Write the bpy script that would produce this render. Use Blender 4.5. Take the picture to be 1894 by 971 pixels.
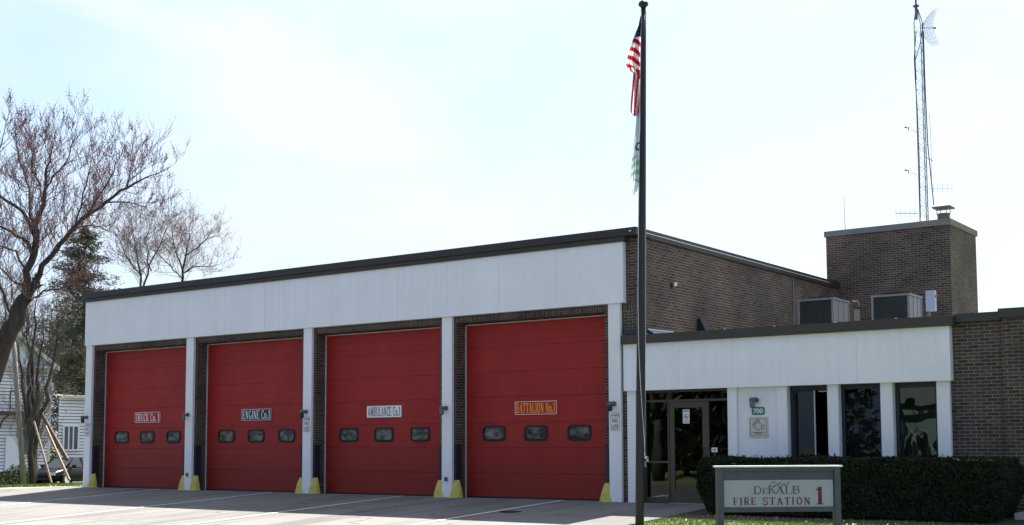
import bpy, math, random
from mathutils import Vector, Matrix, noise
from math import sin, cos, pi, radians
random.seed(7)
for o in list(bpy.data.objects): bpy.data.objects.remove(o)
sc = bpy.context.scene
COL = sc.collection
# ------------------------------------------------------------------ camera
F_PX, PITCH, ROLL, YAW = 2315.47, 0.08321, -0.0029, 0.628
CAM = Vector((34.5814, -24.3691, 1.2893))
fw = Vector((-sin(YAW)*cos(PITCH), cos(YAW)*cos(PITCH), sin(PITCH)))
rt = Vector((cos(YAW), sin(YAW), 0)); up = rt.cross(fw)
r2 = rt*cos(ROLL)+up*sin(ROLL); u2 = -rt*sin(ROLL)+up*cos(ROLL)
cd = bpy.data.cameras.new('camera'); cam = bpy.data.objects.new('camera', cd); COL.objects.link(cam)
cam.matrix_world = Matrix(((r2.x, u2.x, -fw.x, CAM.x), (r2.y, u2.y, -fw.y, CAM.y), (r2.z, u2.z, -fw.z, CAM.z), (0, 0, 0, 1)))
cd.sensor_width = 36; cd.lens = 36*F_PX/1894; cd.shift_y = (631.5-485.5)/1894
cd.clip_end = 5000; cd.clip_start = .1
sc.camera = cam
def at(x, y, D):                       # a point at depth D metres in front of the camera
    return CAM + (fw + r2*((x-947)/F_PX) - u2*((y-631.5)/F_PX))*D
# ------------------------------------------------------------------ light
SUN_TO = Vector((-0.2, 1.0, 1.545)).normalized()
sun_el = math.asin(SUN_TO.z); sun_az = math.atan2(SUN_TO.x, SUN_TO.y)
w = bpy.data.worlds.new('World'); sc.world = w; w.use_nodes = True
nt = w.node_tree; N = nt.nodes; Lk = nt.links; N.clear()
sky = N.new('ShaderNodeTexSky'); sky.sky_type = 'NISHITA'; sky.sun_disc = False
sky.sun_elevation = sun_el; sky.sun_rotation = sun_az; sky.dust_density = 2.0; sky.air_density = 1.0; sky.altitude = 250
tc = N.new('ShaderNodeTexCoord'); mp = N.new('ShaderNodeMapping'); mp.inputs['Scale'].default_value = (1, 1, 2.6)
mp.inputs['Rotation'].default_value = (0, .15, 0.5)
nz = N.new('ShaderNodeTexNoise'); nz.inputs['Scale'].default_value = 2.3; nz.inputs['Detail'].default_value = 7; nz.inputs['Roughness'].default_value = .55
nz.inputs['Distortion'].default_value = .5
rmp = N.new('ShaderNodeValToRGB'); rmp.color_ramp.elements[0].position = .36; rmp.color_ramp.elements[1].position = .60
rmp.color_ramp.elements[0].color = (.36, .36, .36, 1)
mx = N.new('ShaderNodeMix'); mx.data_type = 'RGBA'
# thin cloud: brighter towards the sun, bluish grey away from it
vd = N.new('ShaderNodeVectorMath'); vd.operation = 'DOT_PRODUCT'; vd.inputs[1].default_value = SUN_TO
gr = N.new('ShaderNodeMapRange'); gr.inputs['From Min'].default_value = -.05; gr.inputs['From Max'].default_value = .80; gr.interpolation_type = 'SMOOTHSTEP'
cl = N.new('ShaderNodeMix'); cl.data_type = 'RGBA'; cl.inputs['A'].default_value = (1.6, 2.25, 3.95, 1); cl.inputs['B'].default_value = (4.5, 4.78, 5.0, 1)
Lk.new(tc.outputs['Generated'], vd.inputs[0]); Lk.new(vd.outputs['Value'], gr.inputs['Value']); Lk.new(gr.outputs[0], cl.inputs['Factor']); Lk.new(cl.outputs['Result'], mx.inputs['B'])
bg = N.new('ShaderNodeBackground'); bg.inputs['Strength'].default_value = .065
wo = N.new('ShaderNodeOutputWorld')
Lk.new(tc.outputs['Generated'], mp.inputs['Vector']); Lk.new(mp.outputs['Vector'], nz.inputs['Vector'])
Lk.new(nz.outputs['Fac'], rmp.inputs['Fac']); Lk.new(rmp.outputs['Color'], mx.inputs['Factor'])
tn = N.new('ShaderNodeMix'); tn.data_type = 'RGBA'; tn.blend_type = 'MULTIPLY'; tn.inputs['Factor'].default_value = 1; tn.inputs['B'].default_value = (.80, .95, 1.04, 1)
Lk.new(sky.outputs['Color'], tn.inputs['A']); Lk.new(tn.outputs['Result'], mx.inputs['A']); Lk.new(mx.outputs['Result'], bg.inputs['Color']); Lk.new(bg.outputs['Background'], wo.inputs['Surface'])
sl = bpy.data.lights.new('sun', 'SUN'); sl.energy = 4.8; sl.angle = radians(.55); sl.color = (1, .955, .88)
so = bpy.data.objects.new('sun', sl); COL.objects.link(so)
so.rotation_euler = SUN_TO.to_track_quat('Z', 'Y').to_euler()
sc.view_settings.view_transform = 'Standard'; sc.view_settings.look = 'None'; sc.view_settings.gamma = 1
sc.view_settings.use_curve_mapping = False; sc.view_settings.exposure = 1.80
sc.render.engine = 'CYCLES'

# ------------------------------------------------------------------ materials
def bsdf(name):
    m = bpy.data.materials.new(name); m.use_nodes = True
    return m, m.node_tree, m.node_tree.nodes['Principled BSDF']
def setspec(b, v):
    if 'Specular IOR Level' in b.inputs: b.inputs['Specular IOR Level'].default_value = v
def mat(name, c, rough=.7, var=.15, scale=3, bump=0, bscale=40, metal=0, spec=.4, c2=None, stretch=None, streak=0):
    m, t, b = bsdf(name); n = t.nodes; l = t.links
    b.inputs['Roughness'].default_value = rough; b.inputs['Metallic'].default_value = metal; setspec(b, spec)
    tc = n.new('ShaderNodeTexCoord'); mp = n.new('ShaderNodeMapping'); l.new(tc.outputs['Object'], mp.inputs['Vector'])
    if stretch: mp.inputs['Scale'].default_value = stretch
    nz = n.new('ShaderNodeTexNoise'); nz.inputs['Scale'].default_value = scale; nz.inputs['Detail'].default_value = 6; nz.inputs['Roughness'].default_value = .65
    l.new(mp.outputs['Vector'], nz.inputs['Vector'])
    cr = n.new('ShaderNodeValToRGB'); e = cr.color_ramp.elements
    e[0].position = .3; e[1].position = .7
    a = c2 if c2 else [x*(1-var) for x in c]
    bcol = c if c2 else [min(1, x*(1+var)) for x in c]
    e[0].color = (*a, 1); e[1].color = (*bcol, 1)
    l.new(nz.outputs['Fac'], cr.inputs['Fac']); l.new(cr.outputs['Color'], b.inputs['Base Color'])
    if bump:
        nb = n.new('ShaderNodeTexNoise'); nb.inputs['Scale'].default_value = bscale; nb.inputs['Detail'].default_value = 4
        l.new(tc.outputs['Object'], nb.inputs['Vector'])
        bp = n.new('ShaderNodeBump'); bp.inputs['Strength'].default_value = bump; bp.inputs['Distance'].default_value = .02
        l.new(nb.outputs['Fac'], bp.inputs['Height']); l.new(bp.outputs['Normal'], b.inputs['Normal'])
    return m
def brick(name, rot=False, dark=1.0):
    m, t, b = bsdf(name); n = t.nodes; l = t.links
    uv = n.new('ShaderNodeUVMap'); uv.uv_map = 'UVMap'
    mp = n.new('ShaderNodeMapping'); l.new(uv.outputs['UV'], mp.inputs['Vector'])
    if rot: mp.inputs['Rotation'].default_value = (0, 0, pi/2)
    br = n.new('ShaderNodeTexBrick'); l.new(mp.outputs['Vector'], br.inputs['Vector'])
    br.inputs['Scale'].default_value = 1; br.inputs['Brick Width'].default_value = .2115; br.inputs['Row Height'].default_value = .0677
    br.inputs['Mortar Size'].default_value = .0062; br.inputs['Mortar Smooth'].default_value = .25; br.inputs['Bias'].default_value = -.1
    br.inputs['Color1'].default_value = (.088*dark, .067*dark, .052*dark, 1); br.inputs['Color2'].default_value = (.034*dark, .028*dark, .026*dark, 1)
    br.inputs['Mortar'].default_value = (.25, .22, .18, 1)
    # a second, differently seeded brick layer varies the hue brick by brick
    b2 = n.new('ShaderNodeTexBrick'); b2.offset = .5; mp2 = n.new('ShaderNodeMapping'); mp2.inputs['Location'].default_value = (.2115*8, .0677*12, 0)
    l.new(mp.outputs['Vector'], mp2.inputs['Vector']); l.new(mp2.outputs['Vector'], b2.inputs['Vector'])
    for k in ('Scale', 'Brick Width', 'Row Height', 'Mortar Size', 'Mortar Smooth'): b2.inputs[k].default_value = br.inputs[k].default_value
    b2.inputs['Color1'].default_value = (1.22, 1.08, .98, 1); b2.inputs['Color2'].default_value = (.82, .92, 1.0, 1); b2.inputs['Mortar'].default_value = (1, 1, 1, 1)
    mu = n.new('ShaderNodeMix'); mu.data_type = 'RGBA'; mu.blend_type = 'MULTIPLY'; mu.inputs['Factor'].default_value = 1
    l.new(br.outputs['Color'], mu.inputs['A']); l.new(b2.outputs['Color'], mu.inputs['B'])
    nz = n.new('ShaderNodeTexNoise'); nz.inputs['Scale'].default_value = .8; nz.inputs['Detail'].default_value = 6; l.new(uv.outputs['UV'], nz.inputs['Vector'])
    cr = n.new('ShaderNodeValToRGB'); cr.color_ramp.elements[0].position = .3; cr.color_ramp.elements[1].position = .7
    cr.color_ramp.elements[0].color = (.58, .58, .60, 1); cr.color_ramp.elements[1].color = (1.18, 1.13, 1.08, 1)
    l.new(nz.outputs['Fac'], cr.inputs['Fac'])
    m2 = n.new('ShaderNodeMix'); m2.data_type = 'RGBA'; m2.blend_type = 'MULTIPLY'; m2.inputs['Factor'].default_value = 1
    l.new(mu.outputs['Result'], m2.inputs['A']); l.new(cr.outputs['Color'], m2.inputs['B']); l.new(m2.outputs['Result'], b.inputs['Base Color'])
    bp = n.new('ShaderNodeBump'); bp.inputs['Strength'].default_value = .6; bp.inputs['Distance'].default_value = .006; bp.invert = True
    l.new(br.outputs['Fac'], bp.inputs['Height']); l.new(bp.outputs['Normal'], b.inputs['Normal'])
    b.inputs['Roughness'].default_value = .8; setspec(b, .3)
    return m
def glass(name, tint=.35, wave=.0, spec=.08, gcol=(.85, .95, .92), wscale=1.2):
    m = bpy.data.materials.new(name); m.use_nodes = True; t = m.node_tree; n = t.nodes; l = t.links; n.clear()
    o = n.new('ShaderNodeOutputMaterial'); mixs = n.new('ShaderNodeMixShader'); tr = n.new('ShaderNodeBsdfTransparent'); gl = n.new('ShaderNodeBsdfGlossy')
    tr.inputs['Color'].default_value = (tint*.9, tint, tint*.97, 1); gl.inputs['Roughness'].default_value = .015; gl.inputs['Color'].default_value = (*gcol, 1)
    fr = n.new('ShaderNodeFresnel'); fr.inputs['IOR'].default_value = 1.6
    ad = n.new('ShaderNodeMath'); ad.operation = 'ADD'; ad.inputs[1].default_value = spec; l.new(fr.outputs['Fac'], ad.inputs[0])
    l.new(ad.outputs[0], mixs.inputs['Fac']); l.new(tr.outputs[0], mixs.inputs[1]); l.new(gl.outputs[0], mixs.inputs[2]); l.new(mixs.outputs[0], o.inputs['Surface'])
    if wave:
        tc = n.new('ShaderNodeTexCoord'); nb = n.new('ShaderNodeTexNoise'); nb.inputs['Scale'].default_value = wscale; nb.inputs['Detail'].default_value = 1
        l.new(tc.outputs['Object'], nb.inputs['Vector'])
        bp = n.new('ShaderNodeBump'); bp.inputs['Strength'].default_value = 1; bp.inputs['Distance'].default_value = wave
        l.new(nb.outputs['Fac'], bp.inputs['Height']); l.new(bp.outputs['Normal'], gl.inputs['Normal'])
    return m
def wall_white(name, c, streak=.12, rough=.6):
    m, t, b = bsdf(name); n = t.nodes; l = t.links
    b.inputs['Roughness'].default_value = rough; setspec(b, .3)
    tc = n.new('ShaderNodeTexCoord'); mp = n.new('ShaderNodeMapping'); mp.inputs['Scale'].default_value = (7, 7, .35); l.new(tc.outputs['Object'], mp.inputs['Vector'])
    nz = n.new('ShaderNodeTexNoise'); nz.inputs['Scale'].default_value = 1; nz.inputs['Detail'].default_value = 8; nz.inputs['Roughness'].default_value = .7; l.new(mp.outputs['Vector'], nz.inputs['Vector'])
    n2 = n.new('ShaderNodeTexNoise'); n2.inputs['Scale'].default_value = .9; n2.inputs['Detail'].default_value = 5; l.new(tc.outputs['Object'], n2.inputs['Vector'])
    c1 = n.new('ShaderNodeValToRGB'); c1.color_ramp.elements[0].position = .25; c1.color_ramp.elements[1].position = .6
    c1.color_ramp.elements[0].color = (1-streak, 1-streak*1.05, 1-streak*1.25, 1); c1.color_ramp.elements[1].color = (1, 1, 1, 1)
    c2 = n.new('ShaderNodeValToRGB'); c2.color_ramp.elements[0].position = .3; c2.color_ramp.elements[1].position = .7
    c2.color_ramp.elements[0].color = (*[x*.94 for x in c], 1); c2.color_ramp.elements[1].color = (*c, 1)
    l.new(nz.outputs['Fac'], c1.inputs['Fac']); l.new(n2.outputs['Fac'], c2.inputs['Fac'])
    mu = n.new('ShaderNodeMix'); mu.data_type = 'RGBA'; mu.blend_type = 'MULTIPLY'; mu.inputs['Factor'].default_value = 1
    l.new(c1.outputs['Color'], mu.inputs['A']); l.new(c2.outputs['Color'], mu.inputs['B']); l.new(mu.outputs['Result'], b.inputs['Base Color'])
    nb = n.new('ShaderNodeTexNoise'); nb.inputs['Scale'].default_value = 60; l.new(tc.outputs['Object'], nb.inputs['Vector'])
    bp = n.new('ShaderNodeBump'); bp.inputs['Strength'].default_value = .25; bp.inputs['Distance'].default_value = .01
    l.new(nb.outputs['Fac'], bp.inputs['Height']); l.new(bp.outputs['Normal'], b.inputs['Normal'])
    return m
def door_red():
    m, t, b = bsdf('door_red'); n = t.nodes; l = t.links
    b.inputs['Roughness'].default_value = .5; setspec(b, .3)
    tc = n.new('ShaderNodeTexCoord'); sep = n.new('ShaderNodeSeparateXYZ'); l.new(tc.outputs['Object'], sep.inputs[0])
    nz = n.new('ShaderNodeTexNoise'); nz.inputs['Scale'].default_value = 1.1; nz.inputs['Detail'].default_value = 7; nz.inputs['Roughness'].default_value = .7
    mp = n.new('ShaderNodeMapping'); mp.inputs['Scale'].default_value = (1.6, 1, .8); l.new(tc.outputs['Object'], mp.inputs['Vector']); l.new(mp.outputs['Vector'], nz.inputs['Vector'])
    # road film thrown up on the lowest panels: less red, browner
    mr = n.new('ShaderNodeMapRange'); mr.inputs['From Min'].default_value = 1.9; mr.inputs['From Max'].default_value = .35
    l.new(sep.outputs['Z'], mr.inputs['Value'])
    mul = n.new('ShaderNodeMath'); mul.operation = 'MULTIPLY'; l.new(mr.outputs[0], mul.inputs[0]); l.new(nz.outputs['Fac'], mul.inputs[1])
    cr = n.new('ShaderNodeValToRGB'); cr.color_ramp.elements[0].position = .3; cr.color_ramp.elements[1].position = .72
    cr.color_ramp.elements[0].color = (.27, .014, .011, 1); cr.color_ramp.elements[1].color = (.38, .023, .017, 1)
    l.new(nz.outputs['Fac'], cr.inputs['Fac'])
    mx = n.new('ShaderNodeMix'); mx.data_type = 'RGBA'; mx.inputs['B'].default_value = (.13, .022, .014, 1)
    l.new(mul.outputs[0], mx.inputs['Factor']); l.new(cr.outputs['Color'], mx.inputs['A']); l.new(mx.outputs['Result'], b.inputs['Base Color'])
    wv = n.new('ShaderNodeTexWave'); wv.bands_direction = 'Z'; wv.inputs['Scale'].default_value = 1/.1016*.05*pi*2/1.0*.5
    wv.wave_profile = 'SAW'
    l.new(tc.outputs['Object'], wv.inputs['Vector'])
    bp = n.new('ShaderNodeBump'); bp.inputs['Strength'].default_value = .8; bp.inputs['Distance'].default_value = .010
    l.new(wv.outputs['Fac'], bp.inputs['Height']); l.new(bp.outputs['Normal'], b.inputs['Normal'])
    return m
def concrete():
    m, t, b = bsdf('apron_concrete'); n = t.nodes; l = t.links
    b.inputs['Roughness'].default_value = .85; setspec(b, .25)
    tc = n.new('ShaderNodeTexCoord'); g = tc.outputs['Object']
    n1 = n.new('ShaderNodeTexNoise'); n1.inputs['Scale'].default_value = .35; n1.inputs['Detail'].default_value = 8; n1.inputs['Roughness'].default_value = .65; l.new(g, n1.inputs['Vector'])
    n2 = n.new('ShaderNodeTexNoise'); n2.inputs['Scale'].default_value = 22; n2.inputs['Detail'].default_value = 5; l.new(g, n2.inputs['Vector'])
    mp = n.new('ShaderNodeMapping'); mp.inputs['Scale'].default_value = (1.6, .16, 1); l.new(g, mp.inputs['Vector'])
    n3 = n.new('ShaderNodeTexNoise'); n3.inputs['Scale'].default_value = 1; n3.inputs['Detail'].default_value = 6; l.new(mp.outputs['Vector'], n3.inputs['Vector'])
    def ramp(src, a, bb, p0=.3, p1=.7):
        c = n.new('ShaderNodeValToRGB'); c.color_ramp.elements[0].position = p0; c.color_ramp.elements[1].position = p1
        c.color_ramp.elements[0].color = (*a, 1); c.color_ramp.elements[1].color = (*bb, 1); l.new(src, c.inputs['Fac']); return c.outputs['Color']
    n4 = n.new('ShaderNodeTexNoise'); n4.inputs['Scale'].default_value = 1.7; n4.inputs['Detail'].default_value = 3; l.new(g, n4.inputs['Vector'])
    mp4 = n.new('ShaderNodeMapping'); mp4.inputs['Scale'].default_value = (3.2, .12, 1); l.new(g, mp4.inputs['Vector'])
    n5 = n.new('ShaderNodeTexNoise'); n5.inputs['Scale'].default_value = 1; n5.inputs['Detail'].default_value = 4; l.new(mp4.outputs['Vector'], n5.inputs['Vector'])
    vo = n.new('ShaderNodeTexVoronoi'); vo.feature = 'DISTANCE_TO_EDGE'; vo.inputs['Scale'].default_value = .16
    wn = n.new('ShaderNodeTexNoise'); wn.inputs['Scale'].default_value = 1.2; wn.inputs['Detail'].default_value = 6; l.new(g, wn.inputs['Vector'])
    va = n.new('ShaderNodeMix'); va.data_type = 'RGBA'; va.blend_type = 'ADD'; va.inputs['Factor'].default_value = 1.0; l.new(g, va.inputs['A']); l.new(wn.outputs['Color'], va.inputs['B']); l.new(va.outputs['Result'], vo.inputs['Vector'])
    A = ramp(n1.outputs['Fac'], (.150, .145, .138), (.205, .196, .182)); B = ramp(n2.outputs['Fac'], (.86,)*3, (1.1,)*3); Cc = ramp(n3.outputs['Fac'], (.80, .805, .81), (1, 1, 1), .36, .52)
    def mulc(a, bb):
        x = n.new('ShaderNodeMix'); x.data_type = 'RGBA'; x.blend_type = 'MULTIPLY'; x.inputs['Factor'].default_value = 1; l.new(a, x.inputs['A']); l.new(bb, x.inputs['B']); return x.outputs['Result']
    br = n.new('ShaderNodeTexBrick'); br.offset = 0; br.inputs['Scale'].default_value = 1; br.inputs['Brick Width'].default_value = 4.85; br.inputs['Row Height'].default_value = 3.9
    br.inputs['Mortar Size'].default_value = .012; br.inputs['Color1'].default_value = (1, 1, 1, 1); br.inputs['Color2'].default_value = (.95, .955, .96, 1); br.inputs['Mortar'].default_value = (.45, .44, .42, 1)
    mp2 = n.new('ShaderNodeMapping'); mp2.inputs['Location'].default_value = (1.18, .15, 0); l.new(g, mp2.inputs['Vector']); l.new(mp2.outputs['Vector'], br.inputs['Vector'])
    D_ = ramp(n4.outputs['Fac'], (1, 1, 1), (.55, .55, .56), .66, .76); E_ = ramp(n5.outputs['Fac'], (.80, .80, .81), (1, 1, 1), .38, .48); G_ = ramp(vo.outputs['Distance'], (.45, .45, .45), (1, 1, 1), .0008, .0028)
    l.new(mulc(mulc(mulc(mulc(mulc(mulc(A, B), Cc), br.outputs['Color']), D_), E_), G_), b.inputs['Base Color'])
    bp = n.new('ShaderNodeBump'); bp.inputs['Strength'].default_value = .4; bp.inputs['Distance'].default_value = .004; l.new(n2.outputs['Fac'], bp.inputs['Height']); l.new(bp.outputs['Normal'], b.inputs['Normal'])
    return m
def foliage(name, c, rough=.6, var=.5):
    m, t, b = bsdf(name); n = t.nodes; l = t.links
    gi = n.new('ShaderNodeNewGeometry'); cr = n.new('ShaderNodeValToRGB')
    cr.color_ramp.elements[0].color = (*[x*(1-var) for x in c], 1); cr.color_ramp.elements[1].color = (*[x*(1+var) for x in c], 1)
    l.new(gi.outputs['Random Per Island'], cr.inputs['Fac']); l.new(cr.outputs['Color'], b.inputs['Base Color'])
    b.inputs['Roughness'].default_value = rough; setspec(b, .2)
    return m
def flag_mat(kind):
    m, t, b = bsdf(kind); n = t.nodes; l = t.links
    at_ = n.new('ShaderNodeVertexColor'); at_.layer_name = 'dye'
    b.inputs['Roughness'].default_value = .7; setspec(b, .15)
    l.new(at_.outputs['Color'], b.inputs['Base Color'])
    tr = n.new('ShaderNodeBsdfTranslucent'); l.new(at_.outputs['Color'], tr.inputs['Color'])
    mxs = n.new('ShaderNodeMixShader'); mxs.inputs[0].default_value = .45
    l.new(b.outputs[0], mxs.inputs[1]); l.new(tr.outputs[0], mxs.inputs[2]); l.new(mxs.outputs[0], n['Material Output'].inputs['Surface'])
    return m

M = dict(
 brick=brick('brown_brick'), soldier=brick('soldier_brick', True), 
 white=wall_white('white_panel', (.82, .82, .82), .07), white2=wall_white('white_column', (.80, .80, .79), .05),
 coping=mat('bronze_coping', (.046, .040, .030), .5, .12, 2, .05, 20), coping2=mat('dark_coping', (.030, .027, .022), .5, .12, 2),
 drip=mat('bright_drip_edge', (.75, .76, .78), .35, .05, metal=.2),
 capmetal=mat('zinc_cap', (.13, .145, .15), .5, .2, 1.5), capstone=mat('tan_capstone', (.19, .165, .125), .85, .2, 4),
 red=door_red(), trim=mat('pale_trim', (.62, .60, .55), .6), track=mat('dark_track', (.022, .02, .02), .7),
 guard=mat('black_guard_paint', (.018, .02, .026), .5, .2, 6), rubber=mat('rubber', (.012, .012, .012), .6),
 yellow=mat('yellow_guard_paint', (.62, .54, .10), .6, .16, 7, .2, 30, c2=(.40, .34, .07)),
 concrete=concrete(), paint=mat('line_paint', (.62, .62, .60), .7, .2, 12), asphalt=mat('asphalt', (.055, .055, .055), .9, .2, 9, .4, 80),
 lawn=mat('lawn', (.075, .085, .028), .95, .3, 2.5, .5, 40, c2=(.085, .10, .035)),
 kerb=mat('kerb_concrete', (.42, .40, .36), .85, .15, 6), soil=mat('soil', (.055, .04, .028), .95, .3, 12, .6, 40),
 blade=foliage('grass_blade', (.20, .27, .055), .6, .4), hedge=foliage('yew_leaf', (.013, .020, .008), .8, .8), hedgecore=mat('hedge_core', (.012, .014, .008), .95),
 frame=mat('bronze_frame', (.072, .058, .040), .45, .1, 5), dframe=mat('black_frame', (.018, .022, .03), .45, .1, 5), pale=mat('aluminium', (.5, .5, .5), .4, .08, metal=.4),
 glass=glass('entry_glass', .30, .002, .02), wglass=glass('window_glass', .45, .002, -.015), bglass=glass('big_window_glass', .2, .004, -.005, (.40, .52, .50), 2.2),
 dglass=mat('painted_reflection_pane', (.20, .20, .165), .16, .6, 4.5, spec=.5, c2=(.014, .018, .018), stretch=(.8, 1, 1.6)), inside=mat('dark_interior', (.03, .028, .025), .9, .3, 2), inside2=mat('bay_interior', (.09, .10, .095), .8, .5, 1.2),  # dglass: reflections painted as pale blotches on the dark door panes
 blind=mat('blind', (.20, .20, .19), .6, .1), black=mat('black_metal', (.015, .015, .016), .5), dgrey=mat('dark_grey_metal', (.10, .105, .11), .5),
 pole=mat('dark_bronze_pole', (.022, .021, .020), .38, .15, 2, metal=.3, spec=.5), rope=mat('halyard_rope', (.62, .62, .6), .8),
 greysteel=mat('galvanised', (.22, .235, .25), .45, .15, 4, metal=.5), coil=mat('condenser_coil', (.018, .024, .022), .6, .4, 3), acside=mat('unit_side', (.15, .155, .16), .5, .1, 3),
 boxblue=mat('blue_grey_box', (.25, .34, .42), .5, .08), flue=mat('weathered_flue', (.15, .125, .105), .7, .35, 7), rust=mat('rusty_metal', (.10, .065, .042), .8, .4, 8), white_plain=mat('white_enamel', (.78, .78, .76), .5, .04),
 signwhite=mat('sign_face', (.30, .335, .36), .5, .05), signgreen=mat('sign_post_paint', (.060, .073, .078), .55, .12, 6), signcap=mat('white_cap', (.8, .8, .78), .5),
 tgreen=mat('letter_grey_green', (.045, .075, .075), .6, .05), tred=mat('letter_red', (.11, .010, .018), .6, .05), tblack=mat('letter_black', (.012, .012, .012), .6, .05),
 twhite=mat('letter_white', (.8, .8, .78), .5, .03), torange=mat('letter_orange', (.95, .42, .03), .6, .05), signred=mat('sign_red', (.40, .012, .008), .5, .04), signblack=mat('sign_black', (.010, .024, .019), .5),
 green=mat('sign_green', (.012, .19, .12), .5, .04), cream=mat('cream_plaque', (.58, .57, .46), .6, .05), 
 bark=mat('bark', (.052, .042, .036), .95, .45, 6, .8, 25, stretch=(1, 1, .25)), twig=mat('twig', (.125, .088, .085), .9, .3), twigpale=mat('pale_twig', (.22, .175, .165), .9, .25), bud=foliage('red_buds', (.30, .12, .12), .7, .4),
 twig2=mat('grey_twig', (.13, .115, .105), .9, .3), needle=foliage('spruce_needle', (.075, .085, .058), .85, .55), deadstem=mat('dead_stem', (.55, .48, .36), .8, .2),
 utility=mat('weathered_pole', (.23, .205, .185), .9, .25, 5, .4, 20, stretch=(4, 4, .4)), timber=mat('raw_timber', (.27, .20, .14), .85, .3, 4, stretch=(4, 4, .5)), timber2=mat('old_timber', (.12, .09, .07), .9, .3, 4),
 siding=mat('white_siding', (.74, .74, .74), .6, .06, 2), roofing=mat('shingle', (.30, .29, .28), .9, .25, 8), eave=mat('cream_trim', (.62, .58, .48), .6, .08), hglass=mat('house_glass', (.05, .06, .07), .08, .3, 1, spec=.8),
 carpaint=mat('black_car_paint', (.003, .0035, .004), .25, .1, spec=.2), carglass=mat('car_glass', (.02, .025, .028), .12, .1, spec=.35), tyre=mat('tyre', (.02, .02, .02), .85), rim=mat('rim', (.7, .7, .72), .4, .05, metal=.1),
 lamp=mat('headlight', (.65, .67, .68), .12, .05, spec=.8), shrub=foliage('shrub_leaf', (.055, .075, .03), .7, .5), roof=mat('roof_gravel', (.22, .21, .20), .95, .2, 20),
 greenwash=mat('pale_green_siding', (.50, .62, .56), .7, .08), tanhouse=mat('tan_siding', (.45, .38, .28), .8, .1),
 usflag=flag_mat('flag_cloth'), cityflag=flag_mat('city_flag_cloth'),
)
_r = [x for x in M['dglass'].node_tree.nodes if x.type == 'VALTORGB'][0].color_ramp; _r.elements[0].position = .42; _r.elements[1].position = .66  # tightens the painted reflections on the door panes
def dish_mesh():
    m = bpy.data.materials.new('dish_mesh'); m.use_nodes = True; n = m.node_tree.nodes; l = m.node_tree.links; b = n['Principled BSDF']; b.inputs['Base Color'].default_value = (.75, .8, .82, 1)
    t = n.new('ShaderNodeBsdfTransparent'); x = n.new('ShaderNodeMixShader'); x.inputs[0].default_value = .42; l.new(t.outputs[0], x.inputs[1]); l.new(b.outputs[0], x.inputs[2]); l.new(x.outputs[0], n['Material Output'].inputs['Surface']); return m
M['dishmesh'] = dish_mesh()
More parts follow.
